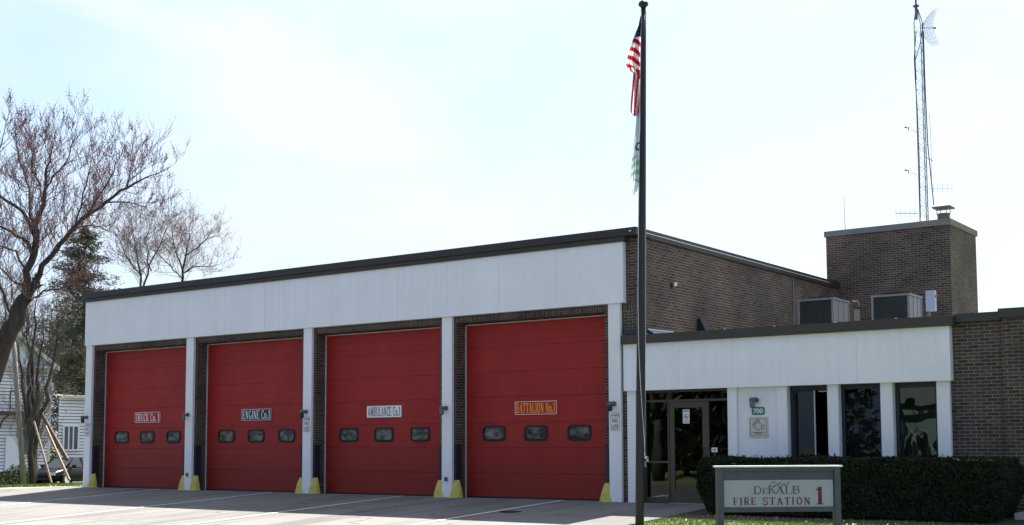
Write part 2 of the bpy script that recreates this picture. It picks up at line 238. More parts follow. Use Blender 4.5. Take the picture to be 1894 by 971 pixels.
# ------------------------------------------------------------------ mesh builder
BASE = {}                                       # thing name -> world offset (None = built in local coordinates)
class MB:
    def __init__(s): s.v = []; s.f = []; s.uv = {}
    def quad(s, a, b, c, d): i = len(s.v); s.v += [Vector(a), Vector(b), Vector(c), Vector(d)]; s.f.append((i, i+1, i+2, i+3))
    def tri(s, a, b, c): i = len(s.v); s.v += [Vector(a), Vector(b), Vector(c)]; s.f.append((i, i+1, i+2))
    def poly(s, pts): i = len(s.v); s.v += [Vector(p) for p in pts]; s.f.append(tuple(range(i, i+len(pts))))
    def box(s, x0, x1, y0, y1, z0, z1, bev=0):
        if bev:
            b = bev; i = len(s.v)
            ring = [(x0+b, y0), (x1-b, y0), (x1, y0+b), (x1, y1-b), (x1-b, y1), (x0+b, y1), (x0, y1-b), (x0, y0+b)]
            for z in (z0, z1): s.v += [Vector((x, y, z)) for x, y in ring]
            s.f.append(tuple(reversed(range(i, i+8)))); s.f.append(tuple(range(i+8, i+16)))
            for k in range(8): s.f.append((i+k, i+(k+1) % 8, i+8+(k+1) % 8, i+8+k))
            return
        i = len(s.v)
        s.v += [Vector(p) for p in ((x0, y0, z0), (x1, y0, z0), (x1, y1, z0), (x0, y1, z0), (x0, y0, z1), (x1, y0, z1), (x1, y1, z1), (x0, y1, z1))]
        for q in ((0, 3, 2, 1), (4, 5, 6, 7), (0, 1, 5, 4), (1, 2, 6, 5), (2, 3, 7, 6), (3, 0, 4, 7)): s.f.append(tuple(i+k for k in q))
    def obox(s, c, ax, ay, az):                # oriented box: centre and three half-axes
        c = Vector(c); i = len(s.v)
        for sz in (-1, 1):
            for sx, sy in ((-1, -1), (1, -1), (1, 1), (-1, 1)): s.v.append(c+ax*sx+ay*sy+az*sz)
        for q in ((0, 3, 2, 1), (4, 5, 6, 7), (0, 1, 5, 4), (1, 2, 6, 5), (2, 3, 7, 6), (3, 0, 4, 7)): s.f.append(tuple(i+k for k in q))
    def tube(s, pts, rad, n=6, caps=True):
        pts = [Vector(p) for p in pts]; m = len(pts)
        if not hasattr(rad, '__len__'): rad = [rad]*m
        i = len(s.v); prev = None
        for k, p in enumerate(pts):
            d = (pts[min(k+1, m-1)]-pts[max(k-1, 0)])
            d = d.normalized() if d.length > 1e-9 else Vector((0, 0, 1))
            if prev is None:
                a = d.orthogonal().normalized()
            else:
                a = prev-d*prev.dot(d); a = a.normalized() if a.length > 1e-6 else d.orthogonal().normalized()
            prev = a; b = d.cross(a)
            for j in range(n):
                t = 2*pi*j/n; s.v.append(p+(a*cos(t)+b*sin(t))*rad[k])
        for k in range(m-1):
            for j in range(n):
                s.f.append((i+k*n+j, i+k*n+(j+1) % n, i+(k+1)*n+(j+1) % n, i+(k+1)*n+j))
        if caps: s.f.append(tuple(reversed(range(i, i+n)))); s.f.append(tuple(range(i+(m-1)*n, i+m*n)))
    def lathe(s, prof, c=(0, 0, 0), n=20, a0=0, a1=2*pi):
        c = Vector(c); i = len(s.v); full = abs(a1-a0-2*pi) < 1e-6; cols = n if full else n+1
        for r, z in prof:
            for j in range(cols):
                t = a0+(a1-a0)*j/n; s.v.append(c+Vector((r*cos(t), r*sin(t), z)))
        for k in range(len(prof)-1):
            for j in range(n):
                j2 = (j+1) % cols; s.f.append((i+k*cols+j, i+k*cols+j2, i+(k+1)*cols+j2, i+(k+1)*cols+j))
    def grid(s, P):                              # P[r][c] points
        i = len(s.v); R = len(P); Cn = len(P[0])
        for row in P: s.v += [Vector(p) for p in row]
        for r in range(R-1):
            for c in range(Cn-1): s.f.append((i+r*Cn+c, i+r*Cn+c+1, i+(r+1)*Cn+c+1, i+(r+1)*Cn+c))
    def build(s, name, m, parent=None, smooth=False, local=False, rotuv=False):
        me = bpy.data.meshes.new(name)
        off = Vector((0, 0, 0)); top = None
        if parent is not None:
            top = parent
            while top.parent: top = top.parent
            off = BASE.get(top.name, Vector((0, 0, 0)))
            if off is None: off = Vector((0, 0, 0))
            if parent.parent is None and parent.type == 'MESH' and top.name not in BASE: off = Vector(parent.location)
        elif not local:
            xs = [v.x for v in s.v]; ys = [v.y for v in s.v]; zs = [v.z for v in s.v]
            off = Vector(((min(xs)+max(xs))/2, (min(ys)+max(ys))/2, min(zs)))
        me.from_pydata([tuple(v-off) for v in s.v], [], s.f)
        uvl = me.uv_layers.new(name='UVMap')
        for p in me.polygons:
            nx, ny, nz_ = abs(p.normal.x), abs(p.normal.y), abs(p.normal.z)
            for li in p.loop_indices:
                v = s.v[me.loops[li].vertex_index]
                if nz_ > nx and nz_ > ny: u = (v.x, v.y)
                elif nx > ny: u = (v.y, v.z)
                else: u = (v.x, v.z)
                uvl.data[li].uv = u
        if smooth: me.polygons.foreach_set('use_smooth', [True]*len(me.polygons))
        me.materials.append(M[m] if isinstance(m, str) else m)
        o = bpy.data.objects.new(name, me); COL.objects.link(o)
        if parent is not None: o.parent = parent
        elif not local: o.location = off
        return o
def tag(o, label=None, cat=None, group=None, kind=None):
    if label: o['label'] = label
    if cat: o['category'] = cat
    if group: o['group'] = group
    if kind: o['kind'] = kind
    return o
def thing(name, label, cat, loc, group=None, rz=None, rot=None):
    e = bpy.data.objects.new(name, None); COL.objects.link(e); e.location = loc; e.empty_display_size = .2
    tag(e, label, cat, group)
    if rz is not None or rot is not None:
        e.rotation_euler = rot if rot is not None else (0, 0, rz); BASE[e.name] = None
    else: BASE[e.name] = Vector(loc)
    return e
def kids(o): return [c for c in bpy.data.objects if c.parent == o]
def copy_tree(o, parent=None):
    c = o.copy(); COL.objects.link(c)
    if parent is not None: c.parent = parent
    for ch in kids(o): copy_tree(ch, c)
    return c
B = lambda *a, **k: (lambda m: (m.box(*a, **k), m)[1])(MB())
def part_box(name, m, parent, *a, **k): return B(*a, **k).build(name, m, parent)

# ------------------------------------------------------------------ terrain (the apron falls 5 % away from the doors)
def hz(x, y):
    z = 0
    if y < 0: z += .053*max(y, -9)
    if x < -.5: z += .031*(max(x, -28)+.5)
    if x < -30: z += .06*(-30-max(x, -40))
    return z
def drape(xs, ys, dz=0):
    m = MB(); m.grid([[(x, y, hz(x, y)+dz) for x in xs] for y in ys]); return m
def rng(a, b, n): return [a+(b-a)*i/n for i in range(n+1)]
BX = [-40, -30, -28, -.5]; BY = [-9, 0]
def cuts(a, b, bs): return sorted(set([a, b]+[q for q in bs if a < q < b]))
tag(drape([-900, -300, -100, -60]+BX+[22.45, 40, 100, 300, 900], [-700, -200, -60, -20]+BY+[12, 40, 100, 300, 900]).build('ground', 'lawn'), kind='structure')
tag(drape(cuts(-4.2, 22.45, BX), cuts(-13.5, 0.09, BY), .02).build('apron', 'concrete'), kind='structure')
tag(drape(cuts(-12, -4.2, BX), cuts(-1.0, 3.8, BY), .02).build('side_path', 'kerb'), kind='structure')
tag(drape(cuts(22.45, 60, BX), cuts(-12.4, -10.9, BY), .016).build('sidewalk', 'kerb'), kind='structure')
tag(drape([-900, -60]+BX+[60, 900], [-26, -13.5], .012).build('road', 'asphalt'), kind='structure')
tag(drape(cuts(-34, -25.5, BX), cuts(-13.5, 120, BY), .016).build('side_street', 'asphalt'), kind='structure')
k_ = MB()
for x0 in (-25.5,):
    ys = [-13.4, -9, 0, 120]
    for a, b in zip(ys, ys[1:]):
        q = [(x0, a), (x0+.18, a), (x0+.18, b), (x0, b)]
        k_.quad(*[(x, y, hz(x, y)+.13) for x, y in q]); k_.quad((x0, a, hz(x0, a)), (x0, a, hz(x0, a)+.13), (x0, b, hz(x0, b)+.13), (x0, b, hz(x0, b)))
        k_.quad((x0+.18, a, hz(x0, a)), (x0+.18, a, hz(x0, a)+.13), (x0+.18, b, hz(x0, b)+.13), (x0+.18, b, hz(x0, b)))
tag(k_.build('kerb', 'kerb'), kind='structure')
for i, X in enumerate((3.82, 8.62, 13.4, 18.3)):
    m = MB(); y = -13.4
    m.grid([[(X+a*.05, yy, hz(X, yy)+.025) for a in (-1, 1)] for yy in (-13.4, -9, 0, .05)])
    tag(m.build('parking_line', 'paint'), kind='structure')
# plinth inside the building so no gap shows at the apron
S = 4.9; W = .326
# ------------------------------------------------------------------ fire station
fs = thing('fire_station', 'brown brick fire station with white fascia, four red overhead doors and a low office wing', 'fire station', (10.2, 0, 0))
H1, HF = 4.5242, 5.9167
XS = 20.39
# brick piers, lintel and upper wall of the bays
m = MB()
piers = []
for k in range(5):
    x0 = k*S-.14 if k else 0.02; x1 = k*S+.39 if k < 4 else XS
    part_box('brick_pier', 'brick', fs, x0, x1, .1, .75, -.02, 4.36)
m = MB(); m.box(.02, XS, .1, .75, 4.36, 4.57); m.build('soldier_course', 'soldier', fs)
m = MB(); m.box(.02, XS, .1, .75, 4.57, 6.016)
m.box(XS-.3, XS, .75, 12.06, -.02, 6.016); m.box(.02, .3, .75, 20, -.02, 6.016); m.box(.3, XS, 19.7, 20, -.02, 6.016)
m.build('upper_wall', 'brick', fs)
part_box('roof', 'roof', fs, .3, XS-.3, .75, 19.7, 5.7, 5.85)
part_box('bay_floor', 'kerb', fs, .3, XS-.3, .09, 19.7, -.2, 0.004)
part_box('dark_bay_lining', 'inside2', fs, .32, XS-.32, 3.2, 3.4, 0.01, 5.6)
# columns
for k in range(5):
    B(k*S, k*S+W, 0, .098, hz(k*S, -.0)-.02, H1-.002, bev=.012).build('column', 'white2', fs)
# fascia panels with open joints
jts = [-.01]+[1.68, 3.33, 4.98, 6.64, 8.29, 9.94, 11.59, 13.25, 14.89, 16.53, 18.2]+[20.04]
for a, b in zip(jts, jts[1:]):
    B(a+.002, b-.002, -.045, .097, H1, HF, bev=.003).build('fascia_panel', 'white', fs)
part_box('fascia_backing', 'trim', fs, 0, 20.03, -.02, .09, H1+.01, HF-.01)
# coping, two steps at the front
m = MB(); m.box(.0, 20.1, -.09, .095, HF+.002, 6.035); m.build('lower_coping', 'coping', fs)
m = MB(); m.box(-.06, XS+.06, -.15, .5, 6.038, 6.21); m.box(XS-.4, XS+.06, .5, 12.05, 6.02, 6.21); m.box(-.06, .4, .5, 20.05, 6.02, 6.21); m.build('upper_coping', 'coping2', fs)
m = MB(); m.box(XS+.055, XS+.072, .0, 11.2, 6.118, 6.130); m.build('drip_edge', 'drip', fs)
for (x, z) in ((20.3, 6.125), ):
    part_box('coping_clip', 'drip', fs, x-.02, x+.03, -.165, -.15, z-.012, z+.012)
# overhead doors
YD = .5
def rrect(cx, cz, w, h, r, n=5):
    out = []
    for (sx, sz, a0) in ((1, 1, 0), (-1, 1, pi/2), (-1, -1, pi), (1, -1, 3*pi/2)):
        for i in range(n+1):
            a = a0+pi/2*i/n; out.append((cx+sx*(w/2-r)+r*cos(a), cz+sz*(h/2-r)+r*sin(a)))
    return out
WINX = ((.93, 1.61), (2.2, 2.86), (3.46, 4.10))
dl = []
for k in range(4):
    x0 = k*S+.39; x1 = (k+1)*S-.14
    m = MB(); secs = 7; sh = 4.36/secs
    for i in range(secs):
        z0 = i*sh+.003; z1 = (i+1)*sh-.003
        if not (z0 < 1.6 < z1): m.box(x0+.02, x1-.02, YD, YD+.05, z0, z1)
        else:
            zz0, zz1 = 1.42, 1.775
    # panel row holding the windows, cut round them
    zr0 = min(2*sh+.003, 1.40); zr1 = 3*sh-.003
    xs = [x0+.02]+[k*S+q for ab in WINX for q in ab]+[x1-.02]
    for i in range(0, 8, 2): m.box(xs[i], xs[i+1], YD, YD+.05, zr0, zr1)
    for i in range(1, 7, 2): m.box(xs[i], xs[i+1], YD, YD+.05, zr0, 1.43); m.box(xs[i], xs[i+1], YD, YD+.05, 1.765, zr1)
    d = m.build('overhead_door', 'red', fs)
    d['label'] = ['red overhead door with a red plate reading TRUCK', 'red overhead door with a black plate reading ENGINE', 'red overhead door with a white plate reading AMBULANCE', 'red overhead door with orange lettering BATTALION'][k]
    for a, b in WINX:
        cx, cz, ww, hh = k*S+(a+b)/2, 1.5975, b-a, .355
        o1 = rrect(cx, cz, ww+.03, hh+.03, .13); i1 = rrect(cx, cz, ww-.075, hh-.075, .085)
        m = MB(); n_ = len(o1)
        for i in range(n_):
            j = (i+1) % n_
            m.quad((o1[i][0], YD-.018, o1[i][1]), (i1[i][0], YD-.026, i1[i][1]), (i1[j][0], YD-.026, i1[j][1]), (o1[j][0], YD-.018, o1[j][1]))
            m.quad((o1[i][0], YD-.018, o1[i][1]), (o1[j][0], YD-.018, o1[j][1]), (o1[j][0], YD+.03, o1[j][1]), (o1[i][0], YD+.03, o1[i][1]))
            m.quad((i1[i][0], YD-.026, i1[i][1]), (i1[j][0], YD-.026, i1[j][1]), (i1[j][0], YD+.03, i1[j][1]), (i1[i][0], YD+.03, i1[i][1]))
        m.build('window_gasket', 'rubber', d)
        m = MB(); m.poly([(x, YD+.0, z) for x, z in rrect(cx, cz, ww-.07, hh-.07, .08)]); m.build('window_pane', 'dglass', d)
    part_box('door_trim', 'trim', fs, x0+.025, x1-.02, YD-.03, YD-.004, 4.318, 4.336)
    part_box('door_jamb_strip', 'trim', fs, x0+.002, x0+.018, YD-.035, YD-.004, .003, 4.316)
    part_box('door_head', 'track', fs, x0, x1, YD-.05, YD+.2, 4.338, 4.358)
    part_box('door_track', 'track', fs, x0+.003, x0+.02, YD, YD+.2, 0, 4.33); part_box('door_track', 'track', fs, x1-.02, x1-.003, YD-.03, YD+.2, 0, 4.33)
    part_box('door_seal', 'rubber', fs, x0+.02, x1-.02, YD-.012, YD-.002, .005, .05)
# painted black base on the brick jambs
for k in range(5):
    for side in (0, 1):
        if (k == 0 and side == 0) or (k == 4 and side == 1): continue
        if side == 0: xa, xb = k*S-.155, k*S-.002
        else: xa, xb = k*S+W+.002, k*S+.39+.015
        m = MB(); m.box(xa, xb, .085, .112, .0, 1.34)
        xj = xa if side == 0 else xb
        m.box(min(xj, xj-.012*(1 if side else -1)), max(xj, xj-.012*(1 if side else -1)), .112, .30, .0, 1.34)
        m.build('corner_guard', 'guard', fs)
# yellow wheel guards: flared half bells against each jamb
for k in range(5):
    for side in (0, 1):
        if (k == 0 and side == 0) or (k == 4 and side == 1): continue
        cx = (k*S-.10) if side == 0 else (k*S+.40)
        m = MB(); prof = []
        for i in range(9):
            t = i/8; z = .46*(1-t)-.02; r = .085+.145*t**.75; prof.append((r, z))
        prof = [(0.0, .44)]+prof
        i0 = len(m.v); nn = 14
        P = []
        for r, z in prof:
            row = []
            for j in range(nn+1):
                a = pi+pi*j/nn
                row.append((cx+r*cos(a)*(.85 if side else 1.0), .13+r*sin(a)*.9, max(z, -.02)))
            P.append(row)
        m.grid(P)
        m.box(cx-.075, cx+.075, .114, .135, -.02, .45)
        g = m.build('wheel_guard', 'yellow', smooth=True)
        nm = ['truck', 'engine', 'ambulance', 'battalion']
        if side: lab = f'yellow flared wheel guard at the left foot of the {nm[k]} door'
        else: lab = f'yellow flared wheel guard at the right foot of the {nm[k-1]} door'
        tag(g, lab, 'wheel guard', 'yellow wheel guards beside the bay doors')

# ------------------------------------------------------------------ low office wing
ZB, ZT = 2.512, 3.56
XL0, XL1 = 20.046, 27.316
m = MB(); m.box(27.25, 28.27, .1, .4, -.3, 3.62); m.box(28.27, 36, 0, .4, -.3, 3.66); m.box(35.6, 36, .4, 14, -.3, 3.66); m.box(XS, 36, 14.6, 14.9, 0, 3.6); m.build('wing_wall', 'brick', fs)
part_box('wing_roof', 'roof', fs, XS+.003, 35.6, .4, 14.6, 3.35, 3.48)
j2 = [XL0, 21.45, 22.70, 23.82, 25.47, XL1]
for a, b in zip(j2, j2[1:]): B(a+.001, b-.001, -.078, .12, ZB, ZT, bev=.003).build('wing_fascia_panel', 'white', fs)
part_box('wing_parapet', 'brick', fs, XS+.003, 27.25, .125, .4, 2.62, 3.6)
part_box('soffit', 'white2', fs, XL0+.05, XL1-.05, .0, 1.6, 2.53, 2.6)
cps = [(20.081, 20.306), (22.565, 22.79), (23.69, 23.932), (24.80, 25.037), (25.90, 26.147), (27.005, 27.262)]
for i, (a, b) in enumerate(cps): B(a, b, 0, .19, -.05, ZB+.015, bev=.014).build('wing_column', 'white2', fs)
part_box('white_infill_wall', 'white2', fs, 22.79, 23.69, .06, .2, -.05, ZB+.01)
part_box('column_slot_brick', 'brick', fs, 20.306, 20.38, .21, .5, 0, ZB)
m = MB(); m.box(20.025, 27.40, -.15, .42, ZT+.002, 3.76); m.box(27.39, 28.25, .0, .42, 3.625, 3.79); m.build('wing_coping', 'coping', fs)
m = MB(); m.box(28.22, 36.06, -.07, .45, 3.665, 3.835); m.build('end_coping', 'coping', fs)
part_box('base_flashing', 'coping2', fs, 20.05, XS-.003, -.01, .099, 3.762, 3.90)
m = MB(); m.quad((XS+.004, .42, 3.93), (XS+.004, 1.7, 3.95), (XS+.35, 1.7, 3.72), (XS+.35, .42, 3.72)); m.build('wall_flashing', 'boxblue', fs)
m = MB(); m.tube([(XS+.012, .43, 3.935), (XS+.012, 1.62, 3.955)], .012, 5); m.build('flashing_edge', 'drip', fs)
for x in (20.69, 22.61, 23.75, 25.07, 26.31):
    m = MB(); m.lathe([(0, .012), (.022, .010), (.026, 0)], (x, -.145, 3.757), 8); m.build('coping_clip', 'drip', fs)
m = MB(); m.tube([(XS+.02, 8.64, 3.5), (XS+.02, 8.64, 6.0)], .02, 6); m.build('conduit', 'acside', fs)
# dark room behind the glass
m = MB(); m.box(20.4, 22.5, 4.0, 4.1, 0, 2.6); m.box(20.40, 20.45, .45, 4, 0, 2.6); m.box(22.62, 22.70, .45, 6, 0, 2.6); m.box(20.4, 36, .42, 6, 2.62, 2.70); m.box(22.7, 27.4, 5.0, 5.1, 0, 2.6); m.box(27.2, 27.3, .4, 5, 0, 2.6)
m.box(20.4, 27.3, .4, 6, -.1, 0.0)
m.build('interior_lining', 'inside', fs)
# entrance: storefront frame, door, sidelights
YE = .3
def vbar(m, x0, x1, z0, z1, y=YE, d=.06): m.box(x0, x1, y-.03, y+d-.03, z0, z1)
m = MB()
vbar(m, 20.31, 20.42, .004, 2.5); vbar(m, 20.965, 21.00, .004, 2.27); vbar(m, 21.94, 21.985, .004, 2.27); vbar(m, 22.50, 22.562, .004, 2.5)
vbar(m, 20.42, 22.50, 2.255, 2.305); vbar(m, 20.42, 22.50, 2.47, 2.505)
vbar(m, 20.42, 20.965, .90, .945); vbar(m, 21.985, 22.50, .90, .945)
vbar(m, 20.42, 20.965, .004, .14); vbar(m, 21.985, 22.50, .004, .14)
m.build('entrance_frame', 'frame', fs)
m = MB(); y = YE
for a in ((20.42, 20.965, .14, .90), (20.42, 20.965, .945, 2.255), (21.985, 22.5, .14, .90), (21.985, 22.5, .945, 2.255), (20.42, 22.5, 2.305, 2.47)):
    m.quad((a[0], y, a[2]), (a[1], y, a[2]), (a[1], y, a[3]), (a[0], y, a[3]))
m.build('entrance_glass', 'glass', fs)
m = MB(); yd = YE-.012
m.box(21.005, 21.125, yd, yd+.045, .01, 2.25); m.box(21.82, 21.935, yd, yd+.045, .01, 2.25); m.box(21.125, 21.82, yd, yd+.045, 2.12, 2.25); m.box(21.125, 21.82, yd, yd+.045, .01, .31)
ed = m.build('entrance_door', 'frame', fs)
m = MB(); m.quad((21.125, yd+.02, .31), (21.82, yd+.02, .31), (21.82, yd+.02, 2.12), (21.125, yd+.02, 2.12)); m.build('door_glass', 'glass', ed)
m = MB(); m.tube([(21.865, yd-.002, .95), (21.865, yd-.06, .97), (21.865, yd-.06, 1.22), (21.865, yd-.002, 1.24)], .011, 6); m.build('door_pull', 'black', ed)
part_box('threshold', 'pale', fs, 21.0, 21.94, YE-.08, YE+.04, .006, .022)
# office windows
wins = [(23.932, 24.80), (25.037, 25.90), (26.147, 27.005)]
YW = .16
for i, (a, b) in enumerate(wins):
    m = MB(); fwid = .07
    m.box(a+.002, a+fwid, YW, YW+.09, .5, ZB); m.box(b-fwid, b-.002, YW, YW+.09, .5, ZB); m.box(a+fwid, b-fwid, YW, YW+.09, ZB-.10, ZB); m.box(a+fwid, b-fwid, YW, YW+.09, .5, .58)
    f = m.build('office_window', 'dframe', fs)
    f['label'] = ['office window with its sash swung open', 'office window with half closed blinds', 'office window with pale wavy reflections'][i]
    if i == 0:
        # sash hinged on the left, swung outward a little
        hx = a+fwid+.01; L = b-a-2*fwid-.02; an = radians(-14)
        dx, dy = cos(an), sin(an)
        p0 = Vector((hx, YW+.02, 0)); p1 = Vector((hx+L*.74*dx, YW+.02+L*.74*dy, 0)); ax = (p1-p0)
        m = MB(); z0, z1 = .55, ZB-.11
        nrm = Vector((-dy, dx, 0))*.012
        def bar(pa, pb, za, zb):
            c = (pa+pb)/2; h = (pb-pa)/2; m.obox((c.x, c.y, (za+zb)/2), Vector((h.x, h.y, 0)), nrm, Vector((0, 0, (zb-za)/2)))
        e = ax.normalized()*.035
        bar(p0, p0+e, z0, z1); bar(p0+e, p1-e, z1-.035, z1); bar(p0+e, p1-e, z0, z0+.035)
        sash = m.build('open_sash', 'dframe', f)
        m = MB(); bar(p1-e*.6, p1, z0, z1); m.build('sash_edge', 'pale', f)
        m = MB(); m.quad((p0.x+e.x, p0.y+e.y, z0+.03), (p1.x-e.x, p1.y-e.y, z0+.03), (p1.x-e.x, p1.y-e.y, z1-.03), (p0.x+e.x, p0.y+e.y, z1-.03)); m.build('window_pane', 'wglass', f)
        m = MB(); m.box(p1.x+.02, b-fwid-.002, YW+.03, YW+.045, ZB-.135, ZB-.115); m.box(p1.x-.02, b-fwid, YW+.02, YW+.05, .60, .63); m.build('inner_rail', 'pale', f)
    else:
        m = MB(); m.quad((a+fwid, YW+.04, .58), (b-fwid, YW+.04, .58), (b-fwid, YW+.04, ZB-.1), (a+fwid, YW+.04, ZB-.1)); m.build('window_pane', 'wglass' if i == 1 else 'bglass', f)
    if i == 1:
        m = MB(); z = .6
        while z < 2.36:
            m.quad((a+.09, YW+.11, z), (b-.09, YW+.11, z), (b-.09, YW+.135, z+.022), (a+.09, YW+.135, z+.022)); z += .036
        m.build('window_blind', 'blind', f)
# ------------------------------------------------------------------ brick tower on the office wing
m = MB(); m.box(20.045, 23.785, 12.062, 14.689, 3.0, 7.636); m.build('tower_wall', 'brick', fs)
m = MB(); m.box(20.00, 22.82, 12.02, 14.74, 7.638, 7.81); m.build('tower_metal_coping', 'capmetal', fs)
m = MB(); m.box(22.823, 23.83, 12.02, 14.74, 7.638, 7.813); m.build('tower_stone_coping', 'capstone', fs)
m = MB(); fx, fy = 23.42, 12.75
m.lathe([(.18, 7.81), (.18, 8.06), (.195, 8.065), (.195, 8.09)], (fx, fy, 0), 14)
for a in range(4): m.tube([(fx+.2*cos(a*pi/2+.7), fy+.2*sin(a*pi/2+.7), 8.08), (fx+.2*cos(a*pi/2+.7), fy+.2*sin(a*pi/2+.7), 8.26)], .012, 4)
ch = thing('chimney_flue', 'short rusty round flue with a wide flat rain cap on the brick tower', 'chimney flue', (fx, fy, 7.81))
m.build('flue_pipe', 'flue', ch)
m = MB(); m.box(fx-.26, fx+.26, fy-.26, fy+.26, 8.245, 8.29); m.poly([(fx-.26, fy-.26, 8.29), (fx+.26, fy-.26, 8.29), (fx, fy, 8.35)]); m.poly([(fx+.26, fy-.26, 8.29), (fx+.26, fy+.26, 8.29), (fx, fy, 8.35)]); m.poly([(fx-.26, fy+.26, 8.29), (fx-.26, fy-.26, 8.29), (fx, fy, 8.35)]); m.poly([(fx+.26, fy+.26, 8.29), (fx-.26, fy+.26, 8.29), (fx, fy, 8.35)])
m.build('rain_cap', 'flue', ch)
# ------------------------------------------------------------------ antenna mast on the tower
mx_, my_ = 22.70, 13.4
def mpt(px, py): # on the mast's vertical plane facing the camera
    d = (at(px, py, 1)-CAM); t = ((Vector((mx_, my_, 0))-CAM).dot(Vector((-sin(YAW), cos(YAW), 0))))/d.dot(Vector((-sin(YAW), cos(YAW), 0)))
    return CAM+d*t
am = thing('antenna_mast', 'tall thin lattice radio mast standing on top of the brick tower', 'antenna mast', (mx_, my_, 7.81))
side = Vector((cos(YAW), sin(YAW), 0)); dep = Vector((-sin(YAW), cos(YAW), 0))
cx0 = Vector((mpt(1708.5, 400).x, mpt(1708.5, 400).y, 0))
half = .135
legs = [-side*half-dep*.06, side*half*.75-dep*.10, side*half+dep*.16]
zt = mpt(1692, 42).z
for lv in legs:
    m = MB(); c = cx0+lv
    m.tube([(c.x, c.y, 7.81), (c.x, c.y, zt), (cx0.x+lv.x*.25-side.x*.02, cx0.y+lv.y*.25-side.y*.02, zt+.42)], .017, 6); m.build('mast_leg', 'greysteel', am)
m = MB(); z = 7.9; i = 0
while z < zt-.2:
    for a in range(3):
        p = cx0+legs[a]; q = cx0+legs[(a+1) % 3]
        if i % 2: p, q = q, p
        m.tube([(p.x, p.y, z), (q.x, q.y, z+.2)], .0055, 3)
        if i % 3 == 0: m.tube([(p.x, p.y, z), (q.x, q.y, z)], .0055, 3)
    z += .2; i += 1
m.build('lattice_bracing', 'greysteel', am)
m = MB(); c = cx0-side*.04; m.tube([(c.x, c.y, zt+.1), (c.x, c.y, zt+.55)], .045, 8); m.tube([(c.x, c.y, zt+.5), (c.x, c.y, zt+1.9)], .03, 8); m.lathe([(.0, 0), (.10, .01), (.10, .04), (0, .05)], (c.x, c.y, zt+.5), 10); m.build('top_tube', 'dgrey', am)
m = MB(); pts = [mpt(x, y)-dep*.12 for x, y in ((1692, 60), (1688.5, 110), (1691, 160), (1694, 200), (1698, 300), (1700, 404))]; m.tube(pts, .013, 5)
pts = [mpt(x, y)-dep*.14 for x, y in ((1705, 45), (1700, 80), (1690, 115), (1692, 150))]; m.tube(pts, .012, 5)
pts = [mpt(x, y)-dep*.1 for x, y in ((1706, 60), (1709, 160), (1714, 270), (1720, 330), (1725, 380))]; m.tube(pts, .016, 5)
m.build('coax_cable', 'black', am)
def tagp(o, l): o['label'] = l
# grid dish
gd = thing('grid_dish', 'pale curved grid dish antenna near the top of the mast', 'dish antenna', mpt(1712, 50))
m = MB(); c0 = mpt(1708, 52); R_ = .47; P = []
for i in range(13):
    v = -1+2*i/12; row = []
    for j in range(7):
        u = -1+2*j/6
        dpt = .26*(v*v)+.10*u*u
        row.append(c0+side*(.03+dpt)+Vector((0, 0, v*.56))+(dep*.85-side*.25)*(u*.30*math.sqrt(max(0.05, 1-v*v*.8))))
    P.append(row)
for row in P: m.tube(row, .006, 3, False)
for j in range(7): m.tube([P[i][j] for i in range(13)], .009, 3, False)
m.build('dish_grid', 'white_plain', gd)
m = MB(); m.grid([[p+side*.008 for p in row] for row in P]); m.build('dish_mesh', 'dishmesh', gd)
m = MB(); m.tube([c0-side*.1, c0+side*.30+Vector((0, 0, .01))], .014, 5); m.obox(c0+side*.33, side*.05, dep*.02, Vector((0, 0, .025))); m.build('feed_arm', 'dgrey', gd)
def yagi(px0, px1, py, label, n, flip=1):
    a, b = mpt(px0, py), mpt(px1, py)
    o = thing('yagi_antenna', label, 'yagi antenna', a, 'small antennas bolted to the mast')
    m = MB(); m.tube([a, b], .011, 5); m.build('boom', 'greysteel', o)
    for i in range(n):
        m = MB(); p = a.lerp(b, .03+.8*i/(n-1)); m.tube([p-Vector((0, 0, .13)), p+Vector((0, 0, .13))], .0055, 4)
        m.build('antenna_rod', 'greysteel', o)
yagi(1656, 1699, 394.5, 'lower left thin yagi antenna with short upright rods on the mast', 5)
yagi(1762, 1719, 347.5, 'right-hand thin yagi antenna with short upright rods on the mast', 5)
for (py, lab) in ((236, 'upper little weather sensor on a short arm of the mast'), (315, 'lower little weather sensor on a short arm of the mast')):
    a, b = mpt(1697, py+9), mpt(1684, py+2); c = mpt(1675, py)
    o = thing('weather_sensor', lab, 'sensor', a, 'small sensors on arms of the mast')
    m = MB(); m.tube([a, b, mpt(1681, py+2)], .008, 5); m.build('sensor_arm', 'greysteel', o)
    m = MB(); p = mpt(1681, py+3); m.tube([p-Vector((0, 0, .05)), p+Vector((0, 0, .07))], .012, 5); m.tube([c, p+Vector((0, 0, .03))], .014, 5); m.lathe([(0, -.02), (.04, 0), (.02, .03), (0, .035)], c, 8); m.build('sensor_cup', 'black', o)
m = MB(); a, b = mpt(1716, 267), mpt(1724, 330); m.tube([mpt(1719, 210), mpt(1722, 262), mpt(1723, 330)], .007, 4); m.tube([mpt(1712, 268), mpt(1719, 268)], .008, 4); m.tube([mpt(1711, 290), mpt(1726, 298)], .012, 4)
tag(m.build('side_antenna', 'greysteel'), 'slim side antenna with a cross arm halfway up the mast', 'antenna')
m = MB(); m.tube([(20.5, 12.5, 7.8), (20.48, 12.5, 8.92)], [.011, .006], 5); m.lathe([(.03, 0), (.03, .08), (0, .09)], (20.5, 12.5, 7.81), 8)
tag(m.build('whip_antenna', 'greysteel'), 'thin whip antenna near the left corner of the brick tower', 'antenna')

